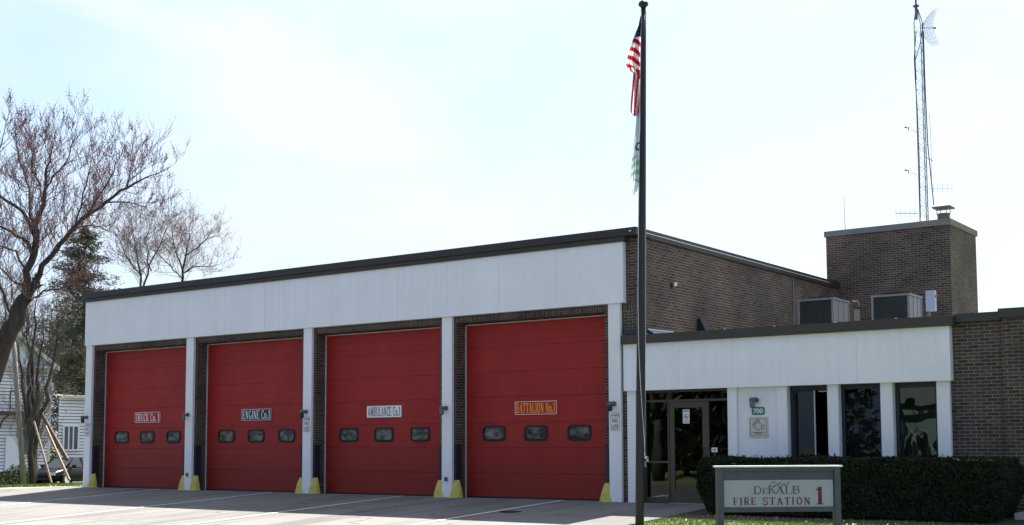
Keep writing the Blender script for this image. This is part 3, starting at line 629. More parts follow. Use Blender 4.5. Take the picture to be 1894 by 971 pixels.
# ------------------------------------------------------------------ roof-top units
def ac(x0, x1, y0, y1, z0, z1, label):
    o = thing('rooftop_unit', label, 'air conditioner', ((x0+x1)/2, (y0+y1)/2, z0), 'air conditioning units on the office roof')
    part_box('coil_face', 'coil', o, x0+.04, x1-.04, y0+.02, y1-.04, z0+.06, z1-.05)
    m = MB(); q = x0+.07
    while q < x1-.07: m.box(q, q+.006, y0+.006, y0+.012, z0+.07, z1-.06); q += .034
    for i in range(1, 5): m.box(x0+.056, x1-.056, y0+.002, y0+.006, z0+(z1-z0)*i/5, z0+(z1-z0)*i/5+.008)
    m.build('coil_grille', 'dframe', o)
    m = MB()
    for xa in (x0, x1-.055):
        for ya in (y0, y1-.055): m.box(xa, xa+.055, ya, ya+.055, z0, z1-.05)
    m.box(x0-.01, x1+.01, y0-.01, y1+.01, z1-.05, z1); m.box(x0, x1, y0, y1, z0, z0+.06)
    m.build('unit_frame', 'acside', o)
    m = MB(); m.box(x1-.038, x1-.012, y0+.06, y1-.06, z0+.07, z1-.06)
    for i in range(1, 3): m.box(x1-.012, x1-.004, y0+(y1-y0)*i/3-.01, y0+(y1-y0)*i/3+.01, z0+.07, z1-.06)
    m.build('side_panel', 'acside', o)
    m = MB(); m.lathe([(.36, 0), (.38, .06), (.33, .065)], ((x0+x1)/2, (y0+y1)/2, z1), 16)
    for i in range(3): m.tube([((x0+x1)/2-.3, (y0+y1)/2-.2+.2*i, z1+.03), ((x0+x1)/2+.3, (y0+y1)/2-.2+.2*i, z1+.03)], .01, 4)
    m.build('fan_guard', 'black', o)
    part_box('mount_rail', 'dgrey', o, x0, x1, y0+.1, y1-.1, 3.48, z0)
ac(21.655, 22.62, 6.0, 7.1, 3.75, 5.03, 'grey boxy rooftop unit beside the high brick side wall')
ac(23.60, 24.56, 6.0, 6.95, 3.75, 4.995, 'grey boxy rooftop unit in front of the brick tower')
eb = thing('electrical_box', 'pale blue-grey electrical box on a post on the office roof', 'electrical box', (25.06, 6.05, 3.48))
B(24.95, 25.17, 6.0, 6.16, 4.52, 5.02, bev=.01).build('box_case', 'boxblue', eb)
m = MB(); m.tube([(25.0, 6.12, 3.48), (25.0, 6.12, 4.53)], .03, 6); m.tube([(24.6, 6.4, 4.4), (24.8, 6.3, 4.35), (25.0, 6.12, 4.5)], .018, 6); m.build('box_post', 'acside', eb)
m = MB(); m.tube([(25.17, 6.05, 4.86), (25.23, 6.05, 4.9)], .022, 6); m.build('red_handle', 'signred', eb)
vp = thing('vent_pipe', 'rusty hooded pipe and switch box beside the left rooftop unit', 'vent pipe', (23.05, 6.2, 3.48))
m = MB(); m.tube([(23.02, 6.2, 3.48), (23.02, 6.2, 4.8), (23.08, 6.2, 4.9), (23.16, 6.2, 4.88), (23.2, 6.2, 4.78)], .045, 8); m.build('bent_pipe', 'rust', vp)
part_box('switch_box', 'acside', vp, 23.09, 23.22, 6.15, 6.25, 4.3, 4.7)
part_box('white_vent_cap', 'white_plain', vp, 22.72, 22.95, 5.0, 5.2, 3.48, 4.05)
# wall camera and floodlight on the side wall
cm = thing('wall_camera', 'small white security camera on the high brick side wall', 'security camera', (XS, 1.6, 5.06))
m = MB(); m.box(XS+.002, XS+.03, 1.56, 1.64, 5.0, 5.1); m.tube([(XS+.02, 1.6, 5.04), (XS+.10, 1.58, 5.05)], .015, 6); m.build('camera_bracket', 'black', cm)
m = MB(); m.obox((XS+.14, 1.52, 5.06), Vector((.05, -.06, 0)), Vector((.025, .02, 0)), Vector((0, 0, .035))); m.build('camera_body', 'white_plain', cm)
m = MB(); m.poly([(XS+.003, 2.78, 3.98), (XS+.003, 2.78, 4.32), (XS+.003, 3.12, 4.32), (XS+.003, 3.12, 3.98)])
a = [(XS+.003, 2.85), (XS+.10, 2.85), (XS+.22, 2.90), (XS+.22, 3.12), (XS+.003, 3.12)]
m = MB()
pts0 = [(XS+.003, 2.85, 4.0), (XS+.26, 2.85, 4.0), (XS+.26, 3.15, 4.0), (XS+.003, 3.15, 4.0)]; pts1 = [(XS+.003, 2.85, 4.34), (XS+.09, 2.85, 4.36), (XS+.09, 3.15, 4.36), (XS+.003, 3.15, 4.34)]
m.poly(pts0[::-1]); m.poly(pts1)
for i in range(4): m.quad(pts0[i], pts0[(i+1) % 4], pts1[(i+1) % 4], pts1[i])
tag(m.build('wall_speaker', 'black'), 'black wedge shaped loudspeaker low on the high brick side wall', 'loudspeaker')

# ------------------------------------------------------------------ lettering
# a small slab-serif stroke alphabet; every stroke is a polyline with a width
def arc(cx, cy, rx, ry, a0, a1, n=10): return [(cx+rx*cos(radians(a0+(a1-a0)*i/n)), cy+ry*sin(radians(a0+(a1-a0)*i/n))) for i in range(n+1)]
def glyph(ch, T=.17, t=.07, s=.06):
    o = []
    def V(x, y0=0, y1=1, serif=(1, 1), w=T):
        o.append(([(x, y0), (x, y1)], w))
        if serif[0]: o.append(([(x-w/2-s, y0+t/2), (x+w/2+s, y0+t/2)], t))
        if serif[1]: o.append(([(x-w/2-s, y1-t/2), (x+w/2+s, y1-t/2)], t))
    def H(x0, x1, y, w=t): o.append(([(x0, y), (x1, y)], w))
    e = T/2+s; W_ = .6
    if ch == 'T': V(.3, serif=(1, 0)); H(0, .6, 1-t/2, t*1.2); H0 = o.append(([(.03, 1), (.03, .78)], t)); o.append(([(.57, 1), (.57, .78)], t))
    elif ch == 'R': V(e); o.append(([(e, 1-t/2)]+arc(.34, .745, .17, .22, 90, -90)+[(e, .525)], t*1.6)); o.append(([(.32, .52), (.52, t/2)], T)); H(.46, .64, t/2); W_ = .64
    elif ch == 'U': V(e, .3, 1, (0, 1)); V(.55, .3, 1, (0, 1), t*1.3); o.append((arc(.345, .3, .20, .27, 180, 360), t*1.6)); W_ = .66
    elif ch == 'C': o.append((arc(.33, .5, .25, .46, 50, 310, 16), T*.85)); o.append(([(.53, .98), (.53, .7)], t)); W_ = .6
    elif ch == 'K': V(e); o.append(([(.55, .95), (e, .42)], t*1.3)); o.append(([(.27, .58), (.56, t/2)], T)); H(.46, .66, 1-t/2); H(.48, .68, t/2); W_ = .68
    elif ch == 'o': o.append((arc(.26, .33, .19, .29, 0, 360, 16), T*.8)); W_ = .5
    elif ch == '.': o.append(([(.1, 0), (.1, .17)], .17)); W_ = .24
    elif ch == '1': V(.25, serif=(1, 0)); o.append(([(.25, .95), (.06, .8)], t*1.4)); W_ = .46
    elif ch == 'E': V(e); H(e, .54, t/2); H(e, .54, 1-t/2); H(e, .42, .5); o.append(([(.53, 0), (.53, .26)], t)); o.append(([(.53, 1), (.53, .76)], t)); o.append(([(.42, .4), (.42, .6)], t*.8)); W_ = .58
    elif ch == 'F': V(e); H(e, .54, 1-t/2); H(e, .42, .5); o.append(([(.53, 1), (.53, .76)], t)); o.append(([(.42, .4), (.42, .6)], t*.8)); W_ = .56
    elif ch == 'N': V(.12, 0, 1, (1, 1), t*1.4); V(.56, 0, 1, (0, 1), t*1.4); o.append(([(.13, .97), (.55, .03)], T)); W_ = .7
    elif ch == 'G': o.append((arc(.33, .5, .25, .46, 50, 340, 16), T*.85)); V(.53, .06, .44, (0, 1), T*.7); W_ = .66
    elif ch == 'I': V(.17); W_ = .34
    elif ch == 'A': o.append(([(.1, t/2), (.33, .98)], t*1.3)); o.append(([(.33, .98), (.57, t/2)], T)); H(.18, .48, .32); H(0, .2, t/2); H(.46, .7, t/2); W_ = .7
    elif ch == 'M': V(.11, 0, 1, (1, 1), t*1.3); V(.68, 0, 1, (1, 1), T); o.append(([(.13, .97), (.38, .12)], T)); o.append(([(.38, .12), (.66, .97)], t*1.2)); W_ = .84
    elif ch == 'B': V(e); o.append(([(e, 1-t/2)]+arc(.34, .755, .16, .21, 90, -90)+[(e, .53)], t*1.6)); o.append(([(e, .53)]+arc(.36, .285, .18, .25, 90, -90)+[(e, t/2)], t*1.7)); W_ = .62
    elif ch == 'L': V(e); H(e, .52, t/2); o.append(([(.51, 0), (.51, .28)], t)); W_ = .56
    elif ch == 'D': V(e); o.append(([(e, 1-t/2)]+arc(.30, .5, .27, .465, 90, -90, 14)+[(e, t/2)], T*.8)); W_ = .66
    elif ch == 'O': o.append((arc(.34, .5, .25, .46, 0, 360, 20), T*.85)); W_ = .68
    elif ch == 'S': o.append(([(.5, .98), (.5, .74)], t)); o.append((arc(.28, .74, .2, .225, 20, 270, 12)+arc(.28, .26, .22, .245, 90, -160, 12), T*.8)); o.append(([(.06, .02), (.06, .27)], t)); W_ = .58
    elif ch == 'e': o.append(([(.08, .35), (.44, .35)], t)); o.append((arc(.26, .33, .19, .29, 5, 310, 14), T*.7)); W_ = .5
    elif ch == ' ': W_ = .28
    return o, W_
def stroke(m, pts, w, P, dz):
    # P maps (u, v, lift) to a 3-D point; joints are mitred
    n = len(pts); L = []; R = []
    closed = n > 2 and (pts[0][0]-pts[-1][0])**2+(pts[0][1]-pts[-1][1])**2 < 1e-8
    for i in range(n):
        if closed and i in (0, n-1): a, c = pts[-2], pts[1]
        else: a, c = pts[max(i-1, 0)], pts[min(i+1, n-1)]
        dx, dy = c[0]-a[0], c[1]-a[1]; l = math.hypot(dx, dy) or 1; nx, ny = -dy/l*w/2, dx/l*w/2
        L.append(P(pts[i][0]+nx, pts[i][1]+ny, dz)); R.append(P(pts[i][0]-nx, pts[i][1]-ny, dz))
    for i in range(n-1): m.quad(L[i], R[i], R[i+1], L[i+1])
def slab_text(m, text, u0, v0, u1, v1, P, gap=.07, **kw):
    gl = [glyph(c, **kw) for c in text]; tot = sum(g[1] for g in gl)+gap*(len(gl)-1); sx = (u1-u0)/tot; sy = v1-v0; x = 0; c = 0
    for st, w_ in gl:
        for pts, w in st:
            c += 1
            # widths given in letter height units; map with separate x/y scale
            def Q(a, b, dz, x=x): return P(u0+(x+a)*sx, v0+b*sy, dz)
            stroke(m, pts, w, Q, .0002*c % .003)
        x += w_+gap
def font_mesh(text, size, bold=0, shear=0, sp=1.0):
    cu = bpy.data.curves.new('txt', 'FONT'); cu.body = text; cu.size = size; cu.offset = bold; cu.shear = shear; cu.space_character = sp; cu.align_x = 'CENTER'; cu.align_y = 'CENTER'; cu.resolution_u = 3
    ob = bpy.data.objects.new('txt', cu); COL.objects.link(ob)
    dg = bpy.context.evaluated_depsgraph_get(); dg.update()
    me = bpy.data.meshes.new_from_object(ob.evaluated_get(dg)); vs = [v.co.copy() for v in me.vertices]; fs_ = [tuple(p.vertices) for p in me.polygons]
    bpy.data.objects.remove(ob); return vs, fs_
def add_font(m, text, cx, cz, w, h, P, **kw):
    vs, fs_ = font_mesh(text, 1, **kw)
    x0 = min(v.x for v in vs); x1 = max(v.x for v in vs); y0 = min(v.y for v in vs); y1 = max(v.y for v in vs)
    i = len(m.v)
    for v in vs: m.v.append(Vector(P(cx+((v.x-x0)/(x1-x0)-.5)*w, cz+((v.y-y0)/(y1-y0)-.5)*h, 0)))
    for f in fs_: m.f.append(tuple(i+k for k in f))
def frame_rect(m, x0, x1, z0, z1, t, y):
    m.box(x0, x1, y-.003, y, z1-t, z1); m.box(x0, x1, y-.003, y, z0, z0+t); m.box(x0, x0+t, y-.003, y, z0+t, z1-t); m.box(x1-t, x1, y-.003, y, z0+t, z1-t)
YP = YD-.004
SX = (1.925, 3.155)
for k, (txt, plate, tc_, border, lab) in enumerate((
        ('TRUCK Co. 1', 'signred', 'twhite', 'twhite', 'red door plate with white lettering TRUCK Co. 1'),
        ('ENGINE Co.1', 'signblack', 'twhite', 'twhite', 'black door plate with white lettering ENGINE Co.1'),
        ('AMBULANCE Co.1', 'twhite', 'tblack', 'signred', 'white door plate with black lettering AMBULANCE Co.1'),
        ('BATTALION No.1', 'signred', 'torange', 'twhite', 'red door plate with orange lettering BATTALION No.1'))):
    xa, xb = k*S+SX[0], k*S+SX[1]; za, zb = 2.045, 2.365
    o = thing('door_sign', lab, 'sign', ((xa+xb)/2, YP, za), 'name plates on the bay doors')
    part_box('sign_plate', plate, o, xa, xb, YP-.012, YP+.003, za, zb)
    m = MB(); frame_rect(m, xa, xb, za, zb, .011 if k != 2 else .006, YP-.0125)
    m.build('sign_border', border, o)
    m = MB(); slab_text(m, txt, xa+.04, za+.042, xb-.04, zb-.042, lambda a, b, d: (a, YP-.0135-d, b), T=.145, t=.055, s=.045); m.build('lettering', tc_, o)
# fire lane signs on the columns
def fire_lane(k, lab, zc):
    x0 = k*S+.05; x1 = x0+.25; z1 = zc; z0 = zc-.43; y = -.004
    o = thing('fire_lane_sign', lab, 'sign', ((x0+x1)/2, y, z0), 'fire lane signs on the white columns')
    part_box('sign_plate', 'white_plain', o, x0, x1, y-.006, y+.003, z0, z1)
    m = MB(); frame_rect(m, x0+.012, x1-.012, z0+.012, z1-.012, .007, y-.0065)
    m.box(x0+.015, x1-.015, y-.0095, y-.0065, z1-.135, z1-.127)
    m.build('sign_border', 'tred', o)
    m = MB(); cx = (x0+x1)/2; Pm = lambda a, b, d: (a, y-.0075, b)
    add_font(m, 'FIRE', cx, z0+.222, .155, .09, Pm, bold=.012); add_font(m, 'LANE', cx, z0+.108, .18, .09, Pm, bold=.012)
    m.box(x0+.05, x1-.05, y-.009, y-.006, z0+.035, z0+.05)
    m.build('lettering', 'tblack', o)
    m = MB(); add_font(m, 'PARKING', cx+.03, z1-.075, .15, .06, Pm, bold=.02); add_font(m, 'NO', cx-.085, z1-.075, .05, .05, Pm, bold=.02); m.build('red_lettering', 'tred', o)
fire_lane(0, 'small faded fire lane sign on the leftmost white column', 2.06)
fire_lane(2, 'small fire lane sign on the column between engine and ambulance doors', 2.11)
fire_lane(4, 'fire lane sign on the white column right of the battalion door', 2.05)
# column lights
def wall_light(x, y, z, label, s=1.0, lens=True):
    o = thing('wall_light', label, 'wall light', (x, y, z), 'dark wall lights by the bays')
    m = MB(); P = []
    m.tube([(x, y-.002, z), (x, y-.05*s, z)], .055*s, 10); m.tube([(x, y-.04*s, z-.01), (x-.03*s, y-.13*s, z-.005)], .03*s, 8); m.lathe([(0, .06*s), (.05*s, .05*s), (.068*s, .01*s), (.068*s, -.03*s)], (x-.03*s, y-.15*s, z-.005), 12)
    m.build('light_hood', 'dgrey', o)
    m = MB(); m.lathe([(.055*s, -.03*s), (.055*s, -.14*s), (.03*s, -.17*s), (0, -.172*s)], (x-.03*s, y-.15*s, z-.005), 12)
    for i in range(3): m.lathe([(.06*s, -.06*s-.03*s*i), (.062*s, -.065*s-.03*s*i)], (x-.03*s, y-.15*s, z-.005), 12)
    m.build('light_globe', 'black' if not lens else 'acside', o)
for k, lab in enumerate(('wall light at the top of the leftmost fire lane sign', 'wall light on the column between truck and engine doors', 'wall light on the column between engine and ambulance doors', 'wall light on the column between ambulance and battalion doors', 'wall light on the column right of the battalion door')):
    wall_light(k*S+.16, 0, 2.235, lab, 1.0, lens=k in (1, 3))
wall_light(23.22, .06, 2.24, 'ribbed wall light above the green 700 number plate', 1.0)
for k in (1, 3):
    m = MB(); m.box(k*S+.11, k*S+.20, -.03, -.003, .42, .52); m.box(k*S+.13, k*S+.18, -.04, -.03, .43, .51)
    tag(m.build('outlet_box', 'dgrey'), 'small grey outlet box low on the column %s the engine and ambulance bays' % ('left of' if k == 1 else 'right of'), 'outlet box', 'outlet boxes on the columns')
# number plate 700 and hand plaque
yy = .056
o = thing('house_number', 'green plate with white number 700 on the white wall', 'number plate', (23.25, yy, 1.93))
m = MB(); pl = rrect(23.258, 2.008, .29, .165, .035); m.poly([(x, yy-.01, z) for x, z in pl])
for i in range(len(pl)):
    a, b = pl[i], pl[(i+1) % len(pl)]; m.quad((a[0], yy-.01, a[1]), (b[0], yy-.01, b[1]), (b[0], yy, b[1]), (a[0], yy, a[1]))
m.build('number_plate', 'green', o)
m = MB(); add_font(m, '700', 23.258, 2.008, .225, .105, lambda a, b, d: (a, yy-.012, b), bold=.03); m.build('digits', 'twhite', o)
o = thing('hand_plaque', 'square cream plaque with a hand around a ball below the number 700', 'plaque', (23.258, yy, 1.46))
part_box('plaque_board', 'cream', o, 23.04, 23.475, yy-.015, yy, 1.45, 1.885)
m = MB(); frame_rect(m, 23.075, 23.44, 1.485, 1.85, .007, yy-.0155)
cxp, czp = 23.26, 1.69
Pp = lambda a, b, d: (cxp+a, yy-.0165-d, czp+b)
hand = [[(-.12, -.02), (-.135, .03), (-.125, .05), (-.105, .04), (-.09, .0)], [(-.10, .03), (-.105, .085), (-.085, .10), (-.07, .085), (-.062, .05)], [(-.062, .07), (-.055, .13), (-.035, .14), (-.02, .125), (-.018, .075)], [(-.01, .09), (.0, .135), (.02, .138), (.03, .12), (.02, .08)], [(.08, -.01), (.115, .03), (.135, .02), (.125, -.03), (.09, -.09)], [(-.11, -.04), (-.075, -.03)]]
for i, pl in enumerate(hand): stroke(m, pl, .010, Pp, .0003*i)
stroke(m, arc(0, 0, .075, .07, -40, 220, 20)+[(0, -.10), (.06, -.045)], .010, Pp, .002)
add_font(m, 'SAFE PLACE', 23.26, 1.545, .24, .018, lambda a, b, d: (a, yy-.0165, b)) if False else None
for j, wd in enumerate((.25, .15)): 
    x = -wd/2
    while x < wd/2: m.box(cxp+x, cxp+x+.014, yy-.018, yy-.0155, 1.548-j*.028, 1.562-j*.028); x += .019
m.build('plaque_drawing', 'tblack', o)
# stickers on the entrance
o = thing('no_smoking_notice', 'white no smoking notice on the glass of the entrance door', 'notice', (21.45, yd, 1.8))
yq = yd+.016
part_box('notice_card', 'white_plain', o, 21.335, 21.50, yq-.004, yq, 1.77, 2.08)
m = MB(); Pn = lambda a, b, d: (21.4175+a, yq-.005-d, 1.92+b)
stroke(m, arc(0, 0, .055, .055, 0, 360, 20), .009, Pn, 0); stroke(m, [(-.04, .04), (.04, -.04)], .009, Pn, .0004); stroke(m, [(-.04, -.005), (.045, -.005)], .016, Pn, .0008)
for z in (2.055, 2.035, 1.825, 1.80): m.box(21.35, 21.485, yq-.0062, yq-.004, z-.005, z+.005)
m.build('notice_print', 'tblack', o)
o = thing('window_sticker', 'small white and red sticker on the right entrance sidelight', 'sticker', (22.1, YE, 1.2))
part_box('sticker_card', 'white_plain', o, 22.03, 22.17, YE-.006, YE-.002, 1.14, 1.24)
m = MB(); Pn = lambda a, b, d: (22.1+a, YE-.007-d, 1.19+b); stroke(m, [(-.05, .02), (-.01, -.02), (.02, .02)], .014, Pn, 0); stroke(m, arc(.02, 0, .025, .025, 0, 300, 8), .01, Pn, .0004); m.build('sticker_print', 'tblack', o)
part_box('red_sticker_dot', 'signred', o, 22.08, 22.13, YE-.0058, YE-.002, 1.06, 1.11)

# ------------------------------------------------------------------ flagpole, halyard and flags
pt = at(1190, 12, 21.72); pb = at(1183.2, 971, 21.0); dirp = (pt-pb).normalized(); base = pb-dirp*.34; base.z = hz(base.x, base.y)
fp = thing('flagpole', 'tall dark bronze flagpole in front of the office entrance', 'flagpole', base)
m = MB(); n_ = 14; pts = []; rad = []
L = (pt-base).length
for i in range(n_+1):
    t = i/n_; pts.append(base+(pt-base)*t); rad.append(.0745 if t < .35 else .0745-(.0745-.043)*((t-.35)/.65)**1.1)
m.tube(pts, rad, 20); m.build('pole_shaft', 'pole', fp, smooth=True)
m = MB(); m.lathe([(.16, 0), (.16, .02), (.10, .05), (.08, .07)], base, 18); m.build('base_collar', 'pole', fp)
m = MB(); m.lathe([(.03, -.03), (.055, -.01), (.065, .005), (.085, .02), (.088, .045), (.075, .075), (.045, .1), (0, .108)], pt, 18); m.lathe([(.02, 0), (.02, .06)], pt+Vector((0, 0, .1)), 6); m.build('finial', 'pole', fp, smooth=True)
def onpole(py, off=0.0, front=-.075):       # point beside the pole at picture height py, shifted sideways by off metres
    t = (971-py)/(971-12); c = pb+(pt-pb)*t
    return c+side*off+dep*front
r_at = lambda py: .0745 if (971-py)/(971-12) < .35 else .0745-(.0745-.043)*(((971-py)/(971-12)-.35)/.65)**1.1
m = MB(); pts = [onpole(py, off, -.075) for py, off in ((22, -.045), (200, -.058), (390, -.066), (560, -.064), (650, -.045), (720, -.01), (790, .04), (850, .078))]
m.tube(pts, .0052, 4)
pts = [onpole(py, r_at(py)+.002, -.01) for py in (22, 150, 300, 450, 600, 750, 852)]; m.tube(pts, .0045, 4); m.build('halyard', 'rope', fp)
m = MB(); c = onpole(852, .085, -.03)
for i in range(5):
    a = random.random()*6; m.tube([c, c+Vector((random.uniform(-.03, .04), 0, random.uniform(-.03, .05)))+side*.03, c+side*random.uniform(.02, .06)+Vector((0, 0, random.uniform(-.06, .04)))], .006, 4)
m.tube([c, c+side*(-.02)+Vector((0, 0, .12))], .006, 4); m.build('rope_knot', 'rope', fp)
m = MB(); c = onpole(862, .07, 0); m.obox(c, side*.03, dep*.012, Vector((0, 0, .05))); m.build('cleat', 'greysteel', fp)
def flag(name, label, rows, colour, mm, nc=26, pleats=2.5, amp=.05, nr=70):
    # rows: (picture y, left x, right x); draped cloth with folds running down it
    P = []; ys = [r[0] for r in rows]; Cc = []
    for i in range(nr+1):
        y = ys[0]+(ys[-1]-ys[0])*i/nr
        for a, b in zip(rows, rows[1:]):
            if a[0] <= y <= b[0]: t = (y-a[0])/(b[0]-a[0]+1e-9); l = a[1]+(b[1]-a[1])*t; r = a[2]+(b[2]-a[2])*t; break
        row = []; rc = []
        for j in range(nc+1):
            u = j/nc; x = l+(r-l)*u
            Dp = 21.35-.06+amp*sin(u*pleats*2*pi+y*.02)+.03*sin(u*9+y*.05)
            yo = y+3.0*sin(u*3.0+y*.03)*(1 if 0 < i < nr else 0)
            row.append(at(x, yo, Dp)); rc.append(colour(u, y, x))
        P.append(row); Cc.append(rc)
    m = MB(); m.grid(P); o = m.build(name, mm, smooth=True); me = o.data
    ca = me.color_attributes.new('dye', 'FLOAT_COLOR', 'CORNER'); flat = [c for r in Cc for c in r]
    for li, lp in enumerate(me.loops): ca.data[li].color = (*flat[lp.vertex_index], 1)
    return tag(o, label, 'flag')
RD, WH, BL = (.45, .015, .03), (.80, .78, .78), (.018, .03, .12)
def us(u, y, x):
    if y < 72+ (1-u)*-6 :
        if abs(((x-1174) % 5)-2.5) < .7 and abs(((y-40) % 9)-4.5) < 1.3: return (.6, .6, .65)
        return BL
    if y < 128:
        v = (y+(1-u)*14-72)/8.6
        return WH if int(v) % 2 == 0 else RD
    if y < 145 and u > .3: return WH if u < .6 else RD
    v = (x-1165+ (y-130)*.10)/3.6
    return RD if int(v+10) % 2 == 0 else WH
us_rows = [(30, 1184, 1186), (45, 1180.5, 1186), (72, 1170, 1185), (100, 1162, 1184), (120, 1157.5, 1184), (129, 1161, 1184), (139, 1171, 1184), (165, 1169, 1183), (190, 1166.5, 1183), (207, 1166, 1182), (214, 1172, 1178)]
flag('flag', 'limp red, white and blue striped flag hanging from the flagpole', us_rows, us, 'usflag', nr=110)
GR = (.28, .45, .38); WH2 = (.72, .78, .80)
def city(u, y, x):
    if 262 < y < 282 and abs(math.hypot((x-1181)/6, (y-273)/8)-.8) < .22: return (.02, .05, .05)
    if 290 < y < 336: return GR if int((y+(u*8)-290)/8) % 2 == 0 else (.6, .7, .68)
    return WH2
city_rows = [(200, 1178, 1184), (240, 1175, 1184), (262, 1172, 1183), (290, 1169, 1182), (320, 1167, 1182), (338, 1166, 1182), (350, 1165.5, 1179), (361, 1170, 1174)]
flag('flag', 'limp pale flag with green bands hanging below the striped flag', city_rows, city, 'cityflag', amp=.04, nr=90)

# ------------------------------------------------------------------ monument sign
sl_, sr_ = at(1322, 864, 18.5), at(1554, 864, 18.72)
ux = Vector((sr_.x-sl_.x, sr_.y-sl_.y, 0)); SW = ux.length; rzs = math.atan2(ux.y, ux.x); ux.normalize(); cS = (sl_+sr_)/2
g0 = hz(cS.x, cS.y)
ms = thing('monument_sign', 'grey-green post sign reading City of DeKALB FIRE STATION 1 on the lawn', 'sign', (cS.x, cS.y, g0), rz=rzs)
zt_, zb_ = .965-g0, .304-g0
hw = SW/2-.02; pw = .095
for sx in (-1, 1): 
    a, b = sorted((sx*hw, sx*(hw-pw))); B(a, b, -.06, .06, -.15, zt_-.002, bev=.006).build('post', 'signgreen', ms)
m = MB(); i0 = 0; m.poly([(-hw-.02, -.08, zt_), (hw+.02, -.08, zt_), (hw+.02, .08, zt_), (-hw-.02, .08, zt_)]); 
m = MB(); m.box(-hw-.025, hw+.025, -.085, .085, zt_, zt_+.022); m.build('cap', 'signcap', ms)
m = MB(); m.box(-hw+pw, hw-pw, -.045, .045, zb_, zb_+.07); m.box(-hw+pw, hw-pw, -.05, .05, zt_-.055, zt_-.003); m.build('rail', 'signgreen', ms)
part_box('upper_panel', 'signgreen', ms, -hw+pw, hw-pw, -.022, .022, .775-g0, zt_-.055)
z0p, z1p = .376-g0, .772-g0; xp = hw-pw-.012
part_box('sign_face', 'signwhite', ms, -xp, xp, -.025, .025, z0p, z1p)
# lettering (face px 1339..1536 wide, 889..938 high)
sx_ = 2*xp/197; sz_ = (z1p-z0p)/49
fx_ = lambda px: -xp+(px-1339)*sx_
fz_ = lambda py: z1p-(py-889)*sz_
Ps = lambda a, b, d: (a, -.0262-d, b)
m = MB(); thin = dict(T=.12, t=.05, s=.05)
slab_text(m, 'D', fx_(1392), fz_(914), fx_(1407), fz_(900), Ps, **thin); slab_text(m, 'E', fx_(1408), fz_(914), fx_(1418), fz_(904), Ps, **thin)
slab_text(m, 'K', fx_(1418), fz_(914), fx_(1433), fz_(899.5), Ps, **thin); slab_text(m, 'A', fx_(1431), fz_(914), fx_(1448), fz_(900), Ps, **thin)
slab_text(m, 'LB', fx_(1448.5), fz_(914), fx_(1476), fz_(900), Ps, gap=.02, **thin)
def scr(pts, w=1.0): stroke(m, [(fx_(a), fz_(b)) for a, b in pts], w*sx_, Ps, .0034)
scr([(1433, 893.5), (1430, 892), (1425, 893), (1421.5, 897), (1423, 900), (1428, 900), (1433, 897)], 1.1); scr([(1435, 895), (1434, 900)], 1.2); scr([(1439, 892.5), (1437, 900)], 1.1); scr([(1436, 895.5), (1441, 895)], .8)
scr([(1442, 895), (1442.5, 899), (1446, 895), (1443, 902), (1439, 903)], .9); scr([(1448, 899), (1446.5, 897), (1449, 895), (1450.5, 897), (1448, 899.5)], .9); scr([(1452, 901), (1454, 894), (1458, 891)], 1.0); scr([(1451, 896), (1456, 895.5)], .7)
m.build('town_lettering', 'tgreen', ms)
m = MB(); slab_text(m, 'FIRE', fx_(1355), fz_(934), fx_(1396), fz_(920.5), Ps, gap=.16, T=.15, t=.06); m.build('word_lettering', 'tred', ms)
m = MB(); slab_text(m, 'STATION', fx_(1408), fz_(934), fx_(1494), fz_(920.5), Ps, gap=.16, T=.15, t=.06); m.build('word_lettering', 'tred', ms)
m = MB(); slab_text(m, '1', fx_(1503), fz_(934), fx_(1519), fz_(901.5), Ps, T=.2, t=.05, s=.08); m.build('station_digit', 'tred', ms)

# ------------------------------------------------------------------ hedge, grass, dead stems, kerb steps
def leaf_shell(m, x0, x1, y0, y1, z0, z1, n, size, rnd):
    for _ in range(n):
        f = rnd.random(); x = rnd.uniform(x0, x1); y = rnd.uniform(y0, y1); z = rnd.uniform(z0, z1)
        if f < .38: y = y0+abs(rnd.gauss(0, .05))
        elif f < .62: z = z1-abs(rnd.gauss(0, .04))
        elif f < .72: x = x0+abs(rnd.gauss(0, .05))
        elif f < .8: x = x1-abs(rnd.gauss(0, .05))
        elif f < .85: y = y1-abs(rnd.gauss(0, .05))
        # rounded ends and uneven surface
        p = Vector((x, y, z)); nn = noise.noise(p*1.1)*.11+noise.noise(p*3.5)*.05
        cx, cy = (x0+x1)/2, (y0+y1)/2
        ex = max(0, abs(x-cx)-((x1-x0)/2-.45)); ey = max(0, abs(y-cy)-((y1-y0)/2-.3)); ez = max(0, z-(z1-.18))
        p.x -= math.copysign(ex*ex*.35+ez*.5*(ex > 0), x-cx); p.y -= math.copysign(ey*ey*.4+ez*ey*1.2, y-cy)
        low = max(0, .45-(z-z0))*.5
        if ex > 0: p.x -= math.copysign(low, x-cx)
        p += Vector((nn*.6*(1 if ex > 0 else .2), -nn, nn*.55 if f > .38 else 0))
        a = Vector((rnd.gauss(0, 1), rnd.gauss(0, 1), rnd.gauss(0, 1))).normalized(); b = a.orthogonal().normalized(); s = size*rnd.uniform(.5, 1.3)
        m.quad(p-a*s, p+b*s*.35, p+a*s, p-b*s*.35)
        if rnd.random() < .012 and z > z1-.2:
            q = p; h = rnd.uniform(.04, .12)
            for i in range(4): c = q+Vector((rnd.gauss(0, .01), rnd.gauss(0, .01), h*i/4)); m.quad(c-a*s*.7, c+b*s*.3, c+a*s*.7, c-b*s*.3)
rh = random.Random(3)
hg = thing('hedge', 'long clipped dark evergreen hedge under the office windows', 'hedge', (25.7, -1.1, hz(25, -1.1)))
m = MB(); leaf_shell(m, 22.72, 28.75, -1.9, -.45, -.03, 1.03, 60000, .042, rh); m.build('hedge_leaves', 'hedge', hg)
